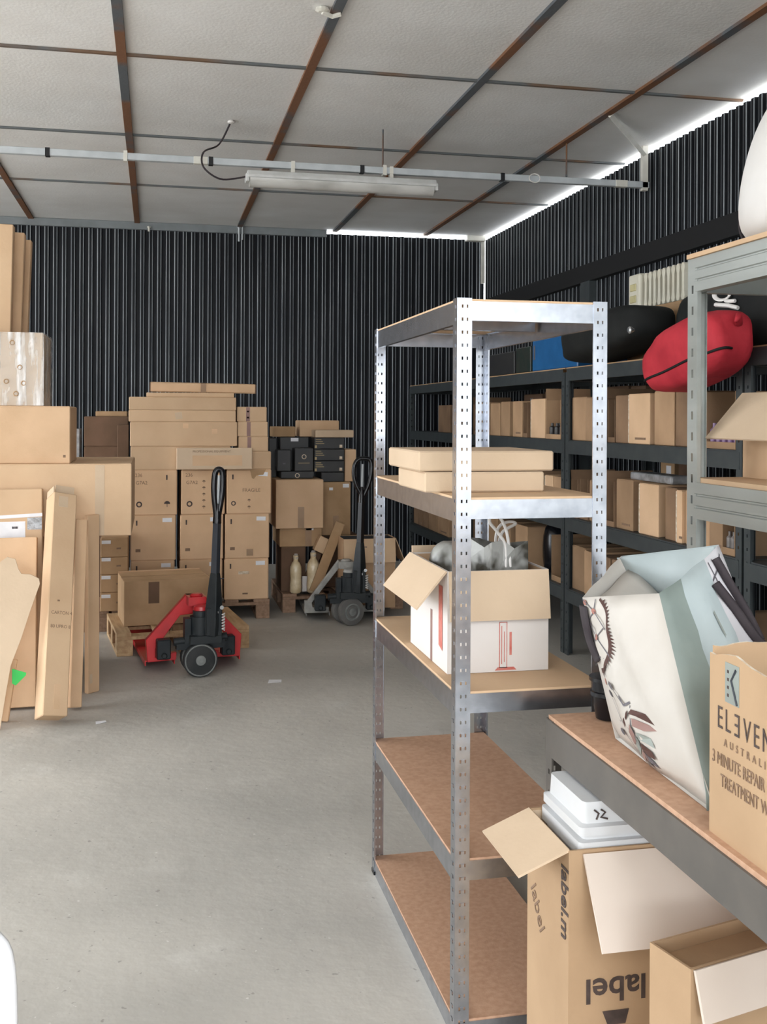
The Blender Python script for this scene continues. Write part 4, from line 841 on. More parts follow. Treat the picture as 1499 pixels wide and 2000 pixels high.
hb = pillow('holdall', 'long black holdall with a white ring and bar emblem right of the zinc post', 'bag', (DX + 0.26, (ya + yb_) / 2, ZT + 0.18), 0.22, (ya - yb_) / 2, 0.18, 'black_cloth', seed=6, wob=0.03)
ty = atX(1424, 590, DX + 0.06).y - hb.location.y; PT = pillow.PT
u_ = min([PI / 2 + PI * i / 200 for i in range(201)], key=lambda q: abs(PT(q, 0.15).y - ty)); p = PT(u_, 0.15, 1.06)
T = Matrix.Translation(p + Vector((-0.015, -0.03, 0.012))) @ Matrix.Rotation(-1.25, 4, 'Z') @ Matrix.Rotation(PI / 2 - 0.25, 4, 'X') @ Matrix.Rotation(-0.2, 4, 'Z') @ Matrix.Scale(0.62, 4)
mb = MB(); mb.tube([T @ Vector((0.075 * math.cos(a), 0.045 * math.sin(a), 0)) for a in [2 * PI * i / 20 for i in range(20)]], 0.011, 6, closed=True, flat=0.5)
mb.tube([T @ Vector((0.055, -0.045, 0)), T @ Vector((0.09, -0.045, 0)), T @ Vector((0.15, -0.035, 0))], 0.009, 6); mb.tube([T @ Vector((-0.03, -0.085, 0)), T @ Vector((0.10, -0.078, 0)), T @ Vector((0.20, -0.085, 0))], 0.010, 6)
mb.build('emblem', 'cord_white', hb)
mb = MB()
for k in range(9):
    y = 0.1 - k * 0.075; mb.tube([(0.0, y, 0.165), (-0.02, y, 0.20), (0.0, y - 0.02, 0.26), (0.05, y - 0.02, 0.30)], 0.012, 5)
mb.build('grip_row', 'strap', hb)
# red bag hanging over the beam
c = atX(1362, 690, DX - 0.155); e0 = atX(1284, 706, DX - 0.155); e1 = atX(1440, 628, DX - 0.155)
ln = (e1 - e0).length; dr_ = (e1 - e0).normalized()
rb = pillow('red_bag', 'bright red drawstring bag bulging over the edge of the racking', 'bag', (0, 0, 0), 0.14, ln / 2, 0.148, 'red_cloth', seed=7, wob=0.075, e=0.66)
rb.location = (DX - 0.155, c.y, c.z); rb.rotation_euler = (math.atan2(dr_.z, -dr_.y) * -1, 0, 0)
PT = pillow.PT; mb = MB(); mb.tube([PT(u, -0.30, 1.012) for u in [PI / 2 + 0.15 + (PI - 0.3) * i / 24 for i in range(25)]], 0.006, 6); mb.build('seam', 'black_cloth', rb, smooth=True)
mb = MB(); kq = PT(1.5 * PI, 0.15, 1.0); mb.tube([kq, kq + Vector((-0.01, -0.03, 0.03)), kq + Vector((-0.03, -0.035, 0.0))], [0.02, 0.014, 0.008], 8); mb.build('drawcord_knot', 'red_cloth', rb, smooth=True)

# ================================================================== PALLETS
def pallet(label, W, D, loc, rz, boards, m='wood', mid=0.0):
    """W across the front, D deep; deck boards run front to back"""
    o = empty('pallet', loc, rz); tag(o, label, 'pallet')
    xs = [-W / 2 + 0.05, mid, W / 2 - 0.05]; ys = [-D / 2 + 0.05, 0, D / 2 - 0.05]
    for x in xs:
        mb = MB(); mb.box(x - 0.05, x + 0.05, -D / 2, D / 2, 0, 0.022); mb.build('bottom_board', m, o, bevel=0.002)
        for y in ys: mb = MB(); mb.box(x - 0.05, x + 0.05, y - 0.05, y + 0.05, 0.022, 0.100); mb.build('block', m, o, bevel=0.002)
    for y in ys: mb = MB(); mb.box(-W / 2, W / 2, y - 0.05, y + 0.05, 0.100, 0.122); mb.build('cross_board', m, o, bevel=0.002)
    for x, wd in boards: mb = MB(); mb.box(x - wd / 2, x + wd / 2, -D / 2, D / 2, 0.122, 0.144); mb.build('deck_board', m, o, bevel=0.002)
    return o
FB = [(-0.35, 0.1), (-0.17, 0.1), (0, 0.12), (0.17, 0.1), (0.35, 0.1)]
# front pallet with the red jack
f0 = atZ(228, 1283, 0); f1 = atZ(487, 1265, 0); FR = math.atan2(f1.y - f0.y, f1.x - f0.x); FW = (f1 - f0).length
fd = 0.72; fc = (f0 + f1) / 2 + Vector((-math.sin(FR), math.cos(FR), 0)) * (fd / 2)
pallet('light wooden pallet with wide gaps, lifted by the red pallet truck', FW, fd, (fc.x, fc.y, 0), FR, [(-FW / 2 + 0.045, 0.09), (-0.14, 0.09), (FW / 2 - 0.05, 0.10)], mid=0.02)
Rz = Matrix.Rotation(FR, 4, 'Z')
ob = open_carton('old brown carton with raised back flap on the light pallet', (0.56, 0.42, 0.285), (0, 0, 0), 'cardboard_old', flaps={'b': (-10, 0.014), 'r': (170, 0.16)}, fm='cardboard')
pos = fc + Rz @ Vector((-0.075, 0.07, 0)); ob.location = (pos.x, pos.y, 0.1445); ob.rotation_euler = (0, 0, FR)
mb = MB(); mb.box(-0.279, 0.279, -0.2095, -0.006, 0.2845, 0.288); mb.box(-0.279, 0.279, 0.006, 0.204, 0.2845, 0.290); mb.build('flap', 'cardboard_old', ob)
decal(ob, (0.56, 0.42, 0.285), 'f', -0.09, 0.21, 0.07, 0.14, 'cardboard_dark', 'stain')
# main stack
pallet('wooden pallet under the big carton stack, its right corner block showing', 1.02, 0.85, (0.335, 7.9 + 0.425, 0), 0, [(-0.45, 0.1), (-0.23, 0.1), (0, 0.12), (0.23, 0.1), (0.45, 0.12)], 'wood_old')
MY = 7.9
def recyc(o, sz, u, v, r=0.022):
    P = []
    for i in range(12):
        a, b = 2 * PI * i / 12, 2 * PI * (i + 1) / 12
        P.append([(r * math.cos(a), r * math.sin(a)), (r * math.cos(b), r * math.sin(b)), (r * 0.55 * math.cos(b), r * 0.55 * math.sin(b)), (r * 0.55 * math.cos(a), r * 0.55 * math.sin(a))])
    shape(o, sz, 'f', u, v, P, 'ink', 'printed_mark')
def umbrella(o, sz, u, v, r=0.022, m='ink'):
    shape(o, sz, 'f', u, v, [[(r * math.cos(a), r * math.sin(a)) for a in [PI * i / 10 for i in range(11)]], [(-0.002, 0), (-0.002, -r), (0.002, -r), (0.002, 0)]], m, 'printed_mark')
cols = {1: [(-0.168, 0.164), (0.190, 0.508), (0.522, 0.853)], 2: [(-0.170, 0.155), (0.184, 0.498), (0.514, 0.842)], 3: [(-0.170, 0.146), (0.180, 0.492), (0.508, 0.836)]}
zr = {1: (0.782, 1.113), 2: (0.4505, 0.7815), 3: (0.1445, 0.450)}
CN = ['left column', 'middle column', 'right column']; RN = {1: 'top row', 2: 'middle row', 3: 'bottom row'}
for r_ in (3, 2, 1):
    for c_, (x0, x1) in enumerate(cols[r_]):
        z0, z1 = zr[r_]; W, H = x1 - x0, z1 - z0; D = 0.6; sz = (W, D, H)
        o = ctn('large brown shipping carton, %s of the three-by-three stack, %s' % (RN[r_], CN[c_]), x0, x1, MY, MY + D, z0, z1 - 0.001, m='cardboard', group='shipping cartons stacked three by three', rot=(0, 0, random.uniform(-0.008, 0.008)), bev=0.007)
        if r_ > 1 or c_ == 2: decal(o, sz, 'f', W / 2 - 0.062, H - 0.035, 0.068, 0.03, 'paper', 'paper_label', rot=random.uniform(-0.06, 0.06))
        hs = W / 2 - 0.075 if (r_ == 1 and c_ == 0) else -W / 2 + 0.045
        if not (r_ == 1 and c_ == 1): decal(o, sz, 'f', hs, H - 0.055, 0.011, 0.036, 'ink', 'hand_slot')
        if r_ == 1 and c_ < 2:
            recyc(o, sz, -W / 2 + 0.06, 0.08); text(o, '236', 0.035, 'faint_ink', face_T(sz, 'f', -W / 2 + 0.03, H - 0.05)); text(o, 'G7A2', 0.035, 'faint_ink', face_T(sz, 'f', -W / 2 + 0.035, H - 0.105))
            if c_ == 0: umbrella(o, sz, W / 2 - 0.072, 0.082)
            else:
                for k in range(5): umbrella(o, sz, 0.005, 0.055 + k * 0.047, 0.012, 'faint_ink')
        if r_ == 1 and c_ == 2:
            text(o, 'FRAGILE', 0.036, 'faint_ink', face_T(sz, 'f', -0.05, 0.165)); recyc(o, sz, -W / 2 + 0.05, 0.08, 0.018)
            for k in range(2): umbrella(o, sz, 0.0, 0.05 + 0.05 * k, 0.012, 'faint_ink')
            shape(o, sz, 'f', 0.055, H - 0.01, [[(-0.05, 0.01), (0.07, 0.01), (0.05, -0.03), (0.0, -0.035), (-0.02, -0.06), (-0.035, -0.055)]], 'cardboard_old', 'torn_tape')
        if r_ == 2: decal(o, sz, 'f', -W / 2 + 0.055, 0.075, 0.035, 0.022, 'faint_ink', 'printed_mark')
        if r_ == 2 and c_ == 2: decal(o, sz, 'f', 0.02, 0.045, 0.05, 0.05, 'tape', 'tape')
        if r_ == 3 and c_ == 2:
            decal(o, sz, 'f', -0.02, H - 0.105, 0.08, 0.022, 'torn_card', 'torn_patch'); decal(o, sz, 'f', -0.01, 0.045, 0.04, 0.012, 'faint_ink', 'printed_mark')
zt = 1.114
o = ctn('wide brown carton directly on the three-by-three stack, behind the leaning flat box', -0.172, 0.55, MY, MY + 0.5, zt, zt + 0.170, m='cardboard_light')
o = ctn('deep wide brown carton, second above the three-by-three stack', -0.176, 0.598, MY - 0.002, MY + 0.5, zt + 0.1725, zt + 0.350, m='cardboard_light')
for u, v in ((0.01, 0.15), (0.22, 0.11)): decal(o, (0.774, 0.5, 0.177), 'f', u, v, 0.04, 0.035, 'cardboard', 'printed_mark')
o = ctn('shallow wide brown carton, third above the three-by-three stack', -0.187, 0.588, MY - 0.002, MY + 0.5, zt + 0.3525, zt + 0.435, m='cardboard_light')
decal(o, (0.775, 0.5, 0.0825), 'f', -0.03, 0.045, 0.05, 0.05, 'cardboard_pale', 'torn_patch', rot=0.15)
o = ctn('topmost wide brown carton of the high stack, beneath the thin box', -0.185, 0.590, MY, MY + 0.5, zt + 0.4375, zt + 0.531, m='cardboard_light')
ctn('thin flat brown box on the high stack, under the long tube', -0.062, 0.576, MY + 0.02, MY + 0.4, zt + 0.5335, zt + 0.566, m='cardboard_light', name='flat_carton', seam=False)
mb = MB(); mb.box(-0.39, 0.39, -0.035, 0.035, -0.034, 0.034); o = mb.build('long_carton', 'cardboard', None, bevel=0.008, loc=(0.352, MY + 0.10, zt + 0.606), rot=(0.12, 0.012, 0)); tag(o, 'long thin brown tube carton lying across the very top of the high stack', 'box')
for s in (-1, 1):
    mb = MB(); mb.box(s * 0.388 - 0.004, s * 0.388 + 0.004, -0.034, 0.034, -0.033, 0.033); mb.build('end_cap', 'cardboard_dark', o)
mb = MB(); mb.box(-0.02, 0.02, -0.0365, 0.0365, -0.0355, 0.0355); mb.build('tape', 'tape', o)
for k, (x0, x1, z0, z1) in enumerate(((0.602, 0.852, zt, zt + 0.130), (0.608, 0.830, zt + 0.1325, zt + 0.242), (0.602, 0.826, zt + 0.2445, zt + 0.353), (0.598, 0.818, zt + 0.3555, zt + 0.463))):
    o = ctn('small brown carton, %s of the little column right of the wide cartons' % ['lowest', 'second from bottom', 'third from bottom', 'topmost'][k], x0, x1, MY + 0.01, MY + 0.4, z0, z1, m='cardboard_light', group='small cartons beside the wide ones')
    if k: decal(o, (x1 - x0, 0.39, z1 - z0), 'f', -0.03, (z1 - z0) / 2, 0.028, (z1 - z0) * 0.98, 'print_rose', 'tape')
    if k == 3: [decal(o, (x1 - x0, 0.39, z1 - z0), 'f', -0.03, v, 0.014, 0.012, 'faint_ink', 'printed_mark') for v in (0.03, 0.075)]
o = carton('flat printed brown box leaning upright against the stack above the truck handle', (0.55, 0.055, 0.158), (0.43, MY - 0.042, zt + 0.003), m='cardboard_pale', rot=(-0.04, 0, 0.0), name='flat_carton', seam=False)
decal(o, (0.55, 0.055, 0.158), 'f', 0.02, 0.065, 0.36, 0.075, 'faint_ink', 'printed_panel'); o.children[-1].data.materials[0] = MATS['cardboard']
text(o, 'PROFESSIONAL EQUIPMENT', 0.022, 'faint_ink', face_T((0.55, 0.055, 0.158), 'f', -0.16, 0.125))

# ------------------------------------------------------------------ pallet trucks
def pallet_truck(label, loc, rz, body, metal, mach, wheel_a=0.0, handle_lean=(0.10, 0.02), name='pallet_truck', hub='rubber', rim='wheel_rim', tyre='rubber', shaft='steel_blue', hr=0.088, hw=0.0045, thin=False, wide=False):
    o = empty(name, loc, rz); tag(o, label, 'pallet truck')
    # frame plates: sloping arm, foot and lip of each fork tunnel
    arm = [(-0.050, 0.445), (-0.285, 0.190), (-0.275, 0.058), (-0.108, 0.062), (-0.105, 0.108), (-0.145, 0.104), (-0.148, 0.086), (-0.230, 0.084), (-0.230, 0.135), (-0.085, 0.325), (0.0, 0.330), (0.0, 0.445)]
    if thin: arm = [(-0.050, 0.445), (-0.275, 0.150), (-0.30, 0.150), (-0.30, 0.058), (-0.12, 0.058), (-0.12, 0.10), (-0.24, 0.10), (-0.245, 0.135), (-0.03, 0.405), (0.0, 0.405), (0.0, 0.445)]
    for s in (-1, 1):
        mb = MB(); P = [(s * x, z) for x, z in arm]
        if s > 0: P = P[::-1]
        mb.prism(P[::-1], 0.20, 0.245); mb.build('frame', body, o, bevel=0.003)
        mb = MB(); x0, x1 = sorted((s * 0.285, s * 0.108))
        mb.box(x0, x1, 0.245, 1.30, 0.052, 0.060); mb.box(x0, x0 + 0.006, 0.245, 1.30, 0.028, 0.052); mb.box(x1 - 0.006, x1, 0.245, 1.30, 0.028, 0.052)
        fk = mb.build('fork', body, o)
        for k in (0, 1): mb = MB(); mb.cyl(((x0 + x1) / 2 - 0.035, 1.12 + k * 0.09, 0.026), ((x0 + x1) / 2 + 0.035, 1.12 + k * 0.09, 0.026), 0.025, 14); mb.build('roller', 'rubber', fk)
        mb = MB(); mb.box(s * 0.19 - 0.04, s * 0.19 + 0.04, 0.12, 0.19, 0.085, 0.20); mb.cyl((s * 0.19, 0.10, 0.11), (s * 0.19, 0.12, 0.11), 0.018, 10); mb.build('link', mach, o, bevel=0.006)
    mb = MB(); mb.box(-0.052, 0.052, 0.10, 0.245, 0.395, 0.445); mb.lathe([(0.04, 0), (0.052, 0.02), (0.045, 0.05), (0.02, 0.062)], 16, Matrix.Translation((0.02, 0.08, 0.345))); mb.lathe([(0.035, 0), (0.04, 0.008), (0.028, 0.018)], 16, Matrix.Translation((0.0, 0.14, 0.443)))
    smoothby(mb.build('lift_head', body, o))
    mb = MB(); mb.cyl((0.01, 0.05, 0.225), (0.01, 0.05, 0.345), 0.062, 20); mb.cyl((0.01, 0.05, 0.345), (0.01, 0.05, 0.375), 0.045, 20); mb.box(-0.085, -0.05, 0.02, 0.09, 0.19, 0.335); mb.box(-0.06, 0.12, -0.03, 0.10, 0.195, 0.24); smoothby(mb.build('pump', mach, o))
    mb = MB(); mb.tube([(-0.145, 0.05, 0.20), (0.165, 0.05, 0.215)], 0.024, 10); mb.box(-0.13, 0.15, 0.03, 0.08, 0.155, 0.205); mb.box(-0.035, 0.035, 0.0, 0.10, 0.10, 0.20); smoothby(mb.build('axle_beam', mach, o))
    # steering wheels
    Rw = Matrix.Translation((0, 0.05, 0.1)) @ Matrix.Rotation(wheel_a, 4, 'Z')
    for s in (-1, 1):
        T = Rw @ Matrix.Translation((0, s * 0.052, 0)) @ Matrix.Rotation(PI / 2, 4, 'X')
        mb = MB(); mb.lathe([(0.085, -0.026), (0.097, -0.022), (0.1, -0.012), (0.1, 0.012), (0.097, 0.022), (0.085, 0.026)], 28, T); wh = smoothby(mb.build('wheel', tyre, o), 50)
        mb = MB(); 
        for e in (-1, 1):
            mb.tube([T @ Vector((hr * math.cos(a), hr * math.sin(a), e * 0.0255)) for a in [2 * PI * i / 28 for i in range(28)]], hw, 6, closed=True)
            mb.lathe([(0.030, e * 0.025), (0.028, e * 0.033), (0.012, e * 0.036)], 16, T)
        mb.build('hub', rim, wh)
    # handle: boss, tapering lower arm, bar, loop grip
    lx, ly = handle_lean; h0 = Vector((0.072, -0.015, 0.24))
    def hp(z, ox=0.0, oy=0.0): k = (z - 0.24) / (1.215 - 0.24); return Vector((0.072 + (lx - 0.072 + 0.02) * k + ox, -0.015 + ly * k + oy, z))
    mb = MB(); mb.tube([hp(0.235), hp(0.30), hp(0.42), hp(0.56), hp(0.60)], [0.048, 0.054, 0.050, 0.036, 0.030], 4); mb.box(0.03, 0.12, -0.04, 0.02, 0.24, 0.40)
    mb.build('handle_base', mach, o, bevel=0.004)
    for q in ((0.085, 0.375), (0.117, 0.402)):
        mb = MB(); mb.cyl((q[0], -0.045, q[1]), (q[0], -0.035, q[1]), 0.012, 12); mb.build('bolt', 'chrome', o)
    mb = MB(); mb.tube([hp(0.57), hp(0.91)], [0.030, 0.026], 4, flat=0.9); mb.build('handle_bar', shaft, o)
    ring = [(0, 0.885), (-0.014, 0.96), (-0.030, 1.04), (-0.036, 1.11), (-0.030, 1.175), (-0.013, 1.197), (0.013, 1.197), (0.030, 1.175), (0.036, 1.11), (0.030, 1.04), (0.014, 0.96)]
    if wide: ring = [(0.01, 0.93), (-0.05, 1.0), (-0.085, 1.08), (-0.08, 1.16), (-0.04, 1.2), (0.03, 1.205), (0.08, 1.19), (0.095, 1.12), (0.07, 1.02), (0.03, 0.95)]
    pts = spline([hp(z, x * 0.72) for x, z in ring] + [hp(0.885, 0.0)], 3)
    mb = MB(); mb.tube(pts[:-1], 0.0175 if not wide else 0.016, 8, closed=True); mb.tube([hp(0.885), hp(0.93), hp(1.0)], [0.026, 0.024, 0.012], 8); gp = smoothby(mb.build('grip_loop', 'black_gloss', o), 60)
    mb = MB(); mb.box(-0.01, 0.01, -0.012, 0.0, 0.94, 1.19); lv = MB(); lv.tube([hp(1.0, 0, -0.004), hp(1.165, 0.0, -0.004)], 0.0080, 6); lv.build('release_lever', 'conduit', gp)
    hel = [Vector((0.122 + 0.016 * math.cos(a), -0.02 + 0.016 * math.sin(a), 0.265 + 0.10 * a / (2 * PI * 6))) for a in [2 * PI * 6 * i / 72 for i in range(73)]]
    mb = MB(); mb.tube(hel, 0.0042, 6); mb.build('spring', 'cord_white', o, smooth=True)
    mb = MB(); mb.tube([hp(0.565, 0.02), hp(0.565, 0.05, -0.01)], 0.003, 5); mb.build('chain_pin', 'steel_blue', o)
    return o
pallet_truck('red pallet truck with upright black handle, forks under the light pallet', (0.262, 6.20, 0), FR, 'red_paint', 'black_plastic', 'dark_machine', 0.0, (0.088, 0.03))

# ================================================================== MIDDLE GROUP (behind the second truck)
GY0 = 8.1
mp_ = pallet('battered brown pallet under the mixed cartons behind the grey truck', 0.95, 0.8, (1.44, GY0 + 0.39, 0), 0.0, [(-0.42, 0.11), (-0.2, 0.1), (0, 0.1), (0.22, 0.1), (0.42, 0.1)], 'wood_old', mid=-0.01)
PZ = 0.1445
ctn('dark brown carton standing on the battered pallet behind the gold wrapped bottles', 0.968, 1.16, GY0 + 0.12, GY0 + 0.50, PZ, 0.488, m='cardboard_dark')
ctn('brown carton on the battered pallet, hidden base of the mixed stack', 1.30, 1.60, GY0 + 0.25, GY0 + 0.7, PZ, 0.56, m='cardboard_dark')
o = ctn('low brown carton with a tape strip under the big square carton', 0.955, 1.288, GY0 + 0.12, GY0 + 0.62, 0.4905, 0.636, m='cardboard_old')
decal(o, (0.333, 0.5, 0.145), 'f', 0.06, 0.072, 0.05, 0.14, 'tape', 'tape'); decal(o, (0.333, 0.5, 0.145), 'f', 0.07, 0.135, 0.06, 0.016, 'paper', 'paper_label')
o = ctn('big square brown carton with a tape tail, left of the stack behind the grey truck', 0.918, 1.290, GY0 + 0.06, GY0 + 0.62, 0.6385, 1.015, m='cardboard')
decal(o, (0.372, 0.56, 0.3765), 'f', 0.01, 0.085, 0.05, 0.165, 'tape', 'tape')
o = ctn('dull pinkish carton with a label, right of the big square carton', 1.297, 1.535, GY0 + 0.22, GY0 + 0.68, 0.5625, 0.985, m='cardboard_old')
decal(o, (0.238, 0.46, 0.42), 'f', 0.0, 0.08, 0.045, 0.15, 'tape', 'tape'); decal(o, (0.238, 0.46, 0.42), 'f', -0.04, 0.37, 0.03, 0.022, 'paper', 'paper_label'); decal(o, (0.238, 0.46, 0.42), 'f', 0.08, 0.395, 0.05, 0.03, 'paper', 'paper_label')
# gold wrapped bottles
for k, (px, py, w_, hgt, lb_) in enumerate(((578, 1153, 0.042, 0.29, 'left gold film-wrapped bottle on the battered pallet'), (612, 1160, 0.046, 0.31, 'right gold film-wrapped bottle on the battered pallet'))):
    p = atZ(px, py, PZ); py_ = GY0 - 0.02 + 0.0
    x = atY(px, 1120, GY0 + 0.02).x
    mb = MB(); rd = random.Random(k + 20)
    prof = [(w_ * 0.8, 0), (w_ * 1.08, 0.012), (w_ * 1.1, hgt * 0.2), (w_ * 1.02, hgt * 0.4), (w_ * 1.1, hgt * 0.55), (w_ * 1.06, hgt * 0.70), (w_ * 0.75, hgt * 0.80), (w_ * 0.45, hgt * 0.86), (w_ * 0.5, hgt)]
    mb.lathe(prof, 14); o = mb.build('wrapped_bottle', 'gold_wrap', None, smooth=True, loc=(x, GY0 + 0.02, PZ + 0.0005)); tag(o, lb_, 'bottle', 'gold wrapped bottles')
    mb = MB(); mb.lathe([(w_ * 0.42, hgt * 0.88), (w_ * 0.55, hgt * 0.94), (w_ * 0.3, hgt * 1.05)], 10); mb.build('film_twist', 'stretch_film', o)
x = atY(596, 1135, GY0 + 0.06).x
ctn('small white card propped between the two gold wrapped bottles', x - 0.02, x + 0.03, GY0 + 0.075, GY0 + 0.085, PZ, PZ + 0.12, m='white_card', name='card', seam=False)
x0 = atY(614, 1068, GY0 + 0.04).x
o = carton('little orange-brown carton tipped over above the gold bottles', (0.115, 0.09, 0.12), (x0 + 0.045, GY0 + 0.05, 0.452), m='cardboard_light', rot=(0, 0.44, 0), name='carton', seam=False)
mb = MB(); mb.box(-0.03, 0.03, -0.02, 0.02, 0, 0.31)
o = mb.build('carton', 'cardboard_dark', None, bevel=0.003, loc=(x0 - 0.075, GY0 + 0.096, PZ + 0.012), rot=(0, 0.37, 0)); tag(o, 'narrow dark carton slanting under the tipped little carton', 'box')
# slanting grey-brown flap board
a = atY(625, 1100, GY0 - 0.05); b = atY(652, 1030, GY0 - 0.05); mb = MB()
dv = (b - a).normalized(); nn = Vector((dv.z, 0, -dv.x)); aa = a - dv * 0.22; bb_ = b + dv * 0.05
mb.add([aa, aa + nn * 0.075, bb_ + nn * 0.075, bb_] + [q + Vector((0, 0.012, 0)) for q in (aa, aa + nn * 0.075, bb_ + nn * 0.075, bb_)], [(0, 1, 2, 3), (7, 6, 5, 4), (0, 4, 5, 1), (1, 5, 6, 2), (2, 6, 7, 3), (3, 7, 4, 0)])
tag(mb.build('board_strip', 'cardboard_old'), 'slanting grey-brown cardboard strip leaning beside the gold bottles', 'board')
# open cartons right behind the grey truck
open_carton('brown carton with flaps folded down, standing on the forks of the grey-black truck', (0.40, 0.26, 0.525), (1.590, 7.95, 0.0630), 'cardboard_mid', inner='black_card', flaps={'f': (172, 0.18), 'r': (158, 0.20)}, fm='cardboard_light')  # black lining paints in the shade inside the opening
# black cartons with gold print on top
BYK = GY0 + 0.20
zb = 1.0195
def blk(label, x0, x1, y0, z0, z1, D=0.35, marks=True, ring=False, rot=0.0):
    o = ctn(label, x0, x1, y0, y0 + D, z0, z1, m='black_card', group='black cartons with gold print', seam=False); W, H = x1 - x0, z1 - z0; sz = (W, D, H)
    if marks:
        for k in range(3): decal(o, sz, 'f', -W / 2 + 0.035 + 0.006 * k, H - 0.016 - 0.016 * k, 0.045 + 0.012 * k, 0.005, 'gold_ink', 'printed_mark')
        decal(o, sz, 'f', W / 2 - 0.028, 0.022, 0.022, 0.024, 'torn_card', 'paper_label'); decal(o, sz, 'f', -W / 2 + 0.014, 0.018, 0.016, 0.022, 'gold_ink', 'printed_mark')
    if ring:
        r = 0.019; P = [[(r * math.cos(2 * PI * i / 14), r * math.sin(2 * PI * i / 14)), (r * math.cos(2 * PI * (i + 1) / 14), r * math.sin(2 * PI * (i + 1) / 14)), (r * .7 * math.cos(2 * PI * (i + 1) / 14), r * .7 * math.sin(2 * PI * (i + 1) / 14)), (r * .7 * math.cos(2 * PI * i / 14), r * .7 * math.sin(2 * PI * i / 14))] for i in range(14)]
        shape(o, sz, 'f', 0.0, H * ring, P, 'torn_card', 'printed_ring'); decal(o, sz, 'f', 0.0, H * ring - 0.05, 0.09, 0.004, 'gold_ink', 'printed_mark')
    return o
for k, (z0, z1) in enumerate(((0.9890, 1.066), (1.0675, 1.157), (1.1585, 1.2495), (1.251, 1.342))):
    blk('black carton with gold print, %s of the four-high pile' % ['lowest', 'second from bottom', 'third from bottom', 'topmost'][k], 1.238 if k else 1.297, 1.482, GY0 + 0.225 if k == 0 else BYK + 0.02, z0, z1, D=0.34 if k else 0.3, marks=k > 0)
blk('flat black carton lying under the upright black ones, gold ring near its edge', 0.972, 1.232, BYK, zb, 1.076, ring=0.40, marks=False)
blk('upright black carton with a gold ring, beside the four-high pile', 1.080, 1.230, BYK - 0.0, 1.0775, 1.26, D=0.15, ring=0.62, marks=False)
o = blk('upright black carton left of the one with the gold ring', 0.942, 1.052, BYK - 0.0, 1.0775, 1.245, D=0.15, marks=False); decal(o, (0.11, 0.15, 0.1675), 'f', 0.0, 0.06, 0.022, 0.012, 'print_grey', 'printed_mark')
o = blk('wide black carton with a white label, behind the upright black ones', 0.985, 1.215, BYK + 0.16, 1.0775, 1.343, D=0.16, marks=False); decal(o, (0.23, 0.16, 0.2655), 'f', 0.0, 0.245, 0.062, 0.028, 'paper', 'paper_label')
blk('narrow black carton at the far left of the black pile', 0.905, 0.960, BYK + 0.20, 1.0175, 1.335, D=0.2, marks=False)
ctn('brown carton on the black boxes, left end of the pile', 0.925, 1.110, BYK + 0.20, BYK + 0.40, 1.3445, 1.425, m='cardboard_old')
ctn('brown carton at the top of the black pile, behind the pale lid', 1.150, 1.475, BYK + 0.23, BYK + 0.5, 1.3445, 1.475, m='cardboard')
ctn('pale flat lid with a bright edge on the four-high black pile', 1.243, 1.552, BYK - 0.01, BYK + 0.2, 1.3435, 1.402, m='cardboard_pale', name='lid', seam=False)
ctn('tall narrow brown carton between the black pile and the truck handle', 1.497, 1.590, GY0 + 0.28, GY0 + 0.55, 0.987, 1.245, m='cardboard')
# second truck
pallet_truck('grey-black pallet truck with double pale wheels in front of the mixed cartons', (1.375, 7.52, 0), -0.05, 'grey_paint', 'dark_machine', 'dark_machine', 0.35, (0.085, 0.05), rim='wheel_rim', tyre='rubber_grey', shaft='black_plastic', hr=0.055, hw=0.009, thin=True, wide=True)

# ================================================================== LEFT GROUP
QY = 6.0
zl = atY(130, 1048, QY).z; zlt = atY(130, 907, QY).z; xr = atY(257, 975, QY).x
# hidden support under the long carton
pallet('wooden pallet under the long carton, behind the leaning cartons', 1.2, 0.8, (-1.25, QY + 0.5, 0), 0, [(-0.54, 0.1), (-0.27, 0.1), (0, 0.12), (0.27, 0.1), (0.54, 0.1)], 'wood_old')
ctn('large carton beneath the long carton, behind the leaning cartons', -1.80, -0.62, QY + 0.08, QY + 0.85, 0.1445, zl - 0.001, m='cardboard_old', seam=False)
o = ctn('very long brown carton lying on the left stack, ending beside the big stack', -2.30, xr, QY, QY + 0.98, zl, zlt, m='cardboard_light')
W = xr + 2.30; decal(o, (W, 0.98, zlt - zl), 'f', W / 2 - 0.17, (zlt - zl) / 2, 0.05, (zlt - zl) * 0.98, 'cardboard_pale', 'tape')
z3 = atY(70, 794, QY + 0.05).z; x3 = atY(137, 850, QY + 0.05).x
o = ctn('brown carton resting on the long carton, under the film-wrapped one', -1.75, x3, QY + 0.05, QY + 0.55, zlt + 0.0025, z3, m='cardboard')
decal(o, (x3 + 1.75, 0.5, z3 - zlt), 'f', (x3 + 1.75) / 2 - 0.03, 0.04, 0.014, 0.014, 'faint_ink', 'printed_mark')
z4 = atY(40, 650, QY + 0.07).z; x4 = atY(84, 720, QY + 0.07).x
o = ctn('carton wrapped in clear crinkled film, on the left stack', -1.65, x4, QY + 0.07, QY + 0.5, z3 + 0.0025, z4, m='cardboard_pale', name='wrapped_carton')
W4, H4 = x4 + 1.65, z4 - z3
mb = MB(); rd = random.Random(31); nx, nz_ = 46, 14; rows_ = []
for i in range(nz_ + 1):
    row = []
    for j in range(nx + 1): row.append((-W4 / 2 - 0.006 + (W4 + 0.012) * j / nx, -0.215 - 0.006 - 0.009 * rd.random() * (0 < i < nz_), 0.003 + (H4 - 0.002) * i / nz_))
    rows_.append(row)
mb.grid(rows_); rows_ = []
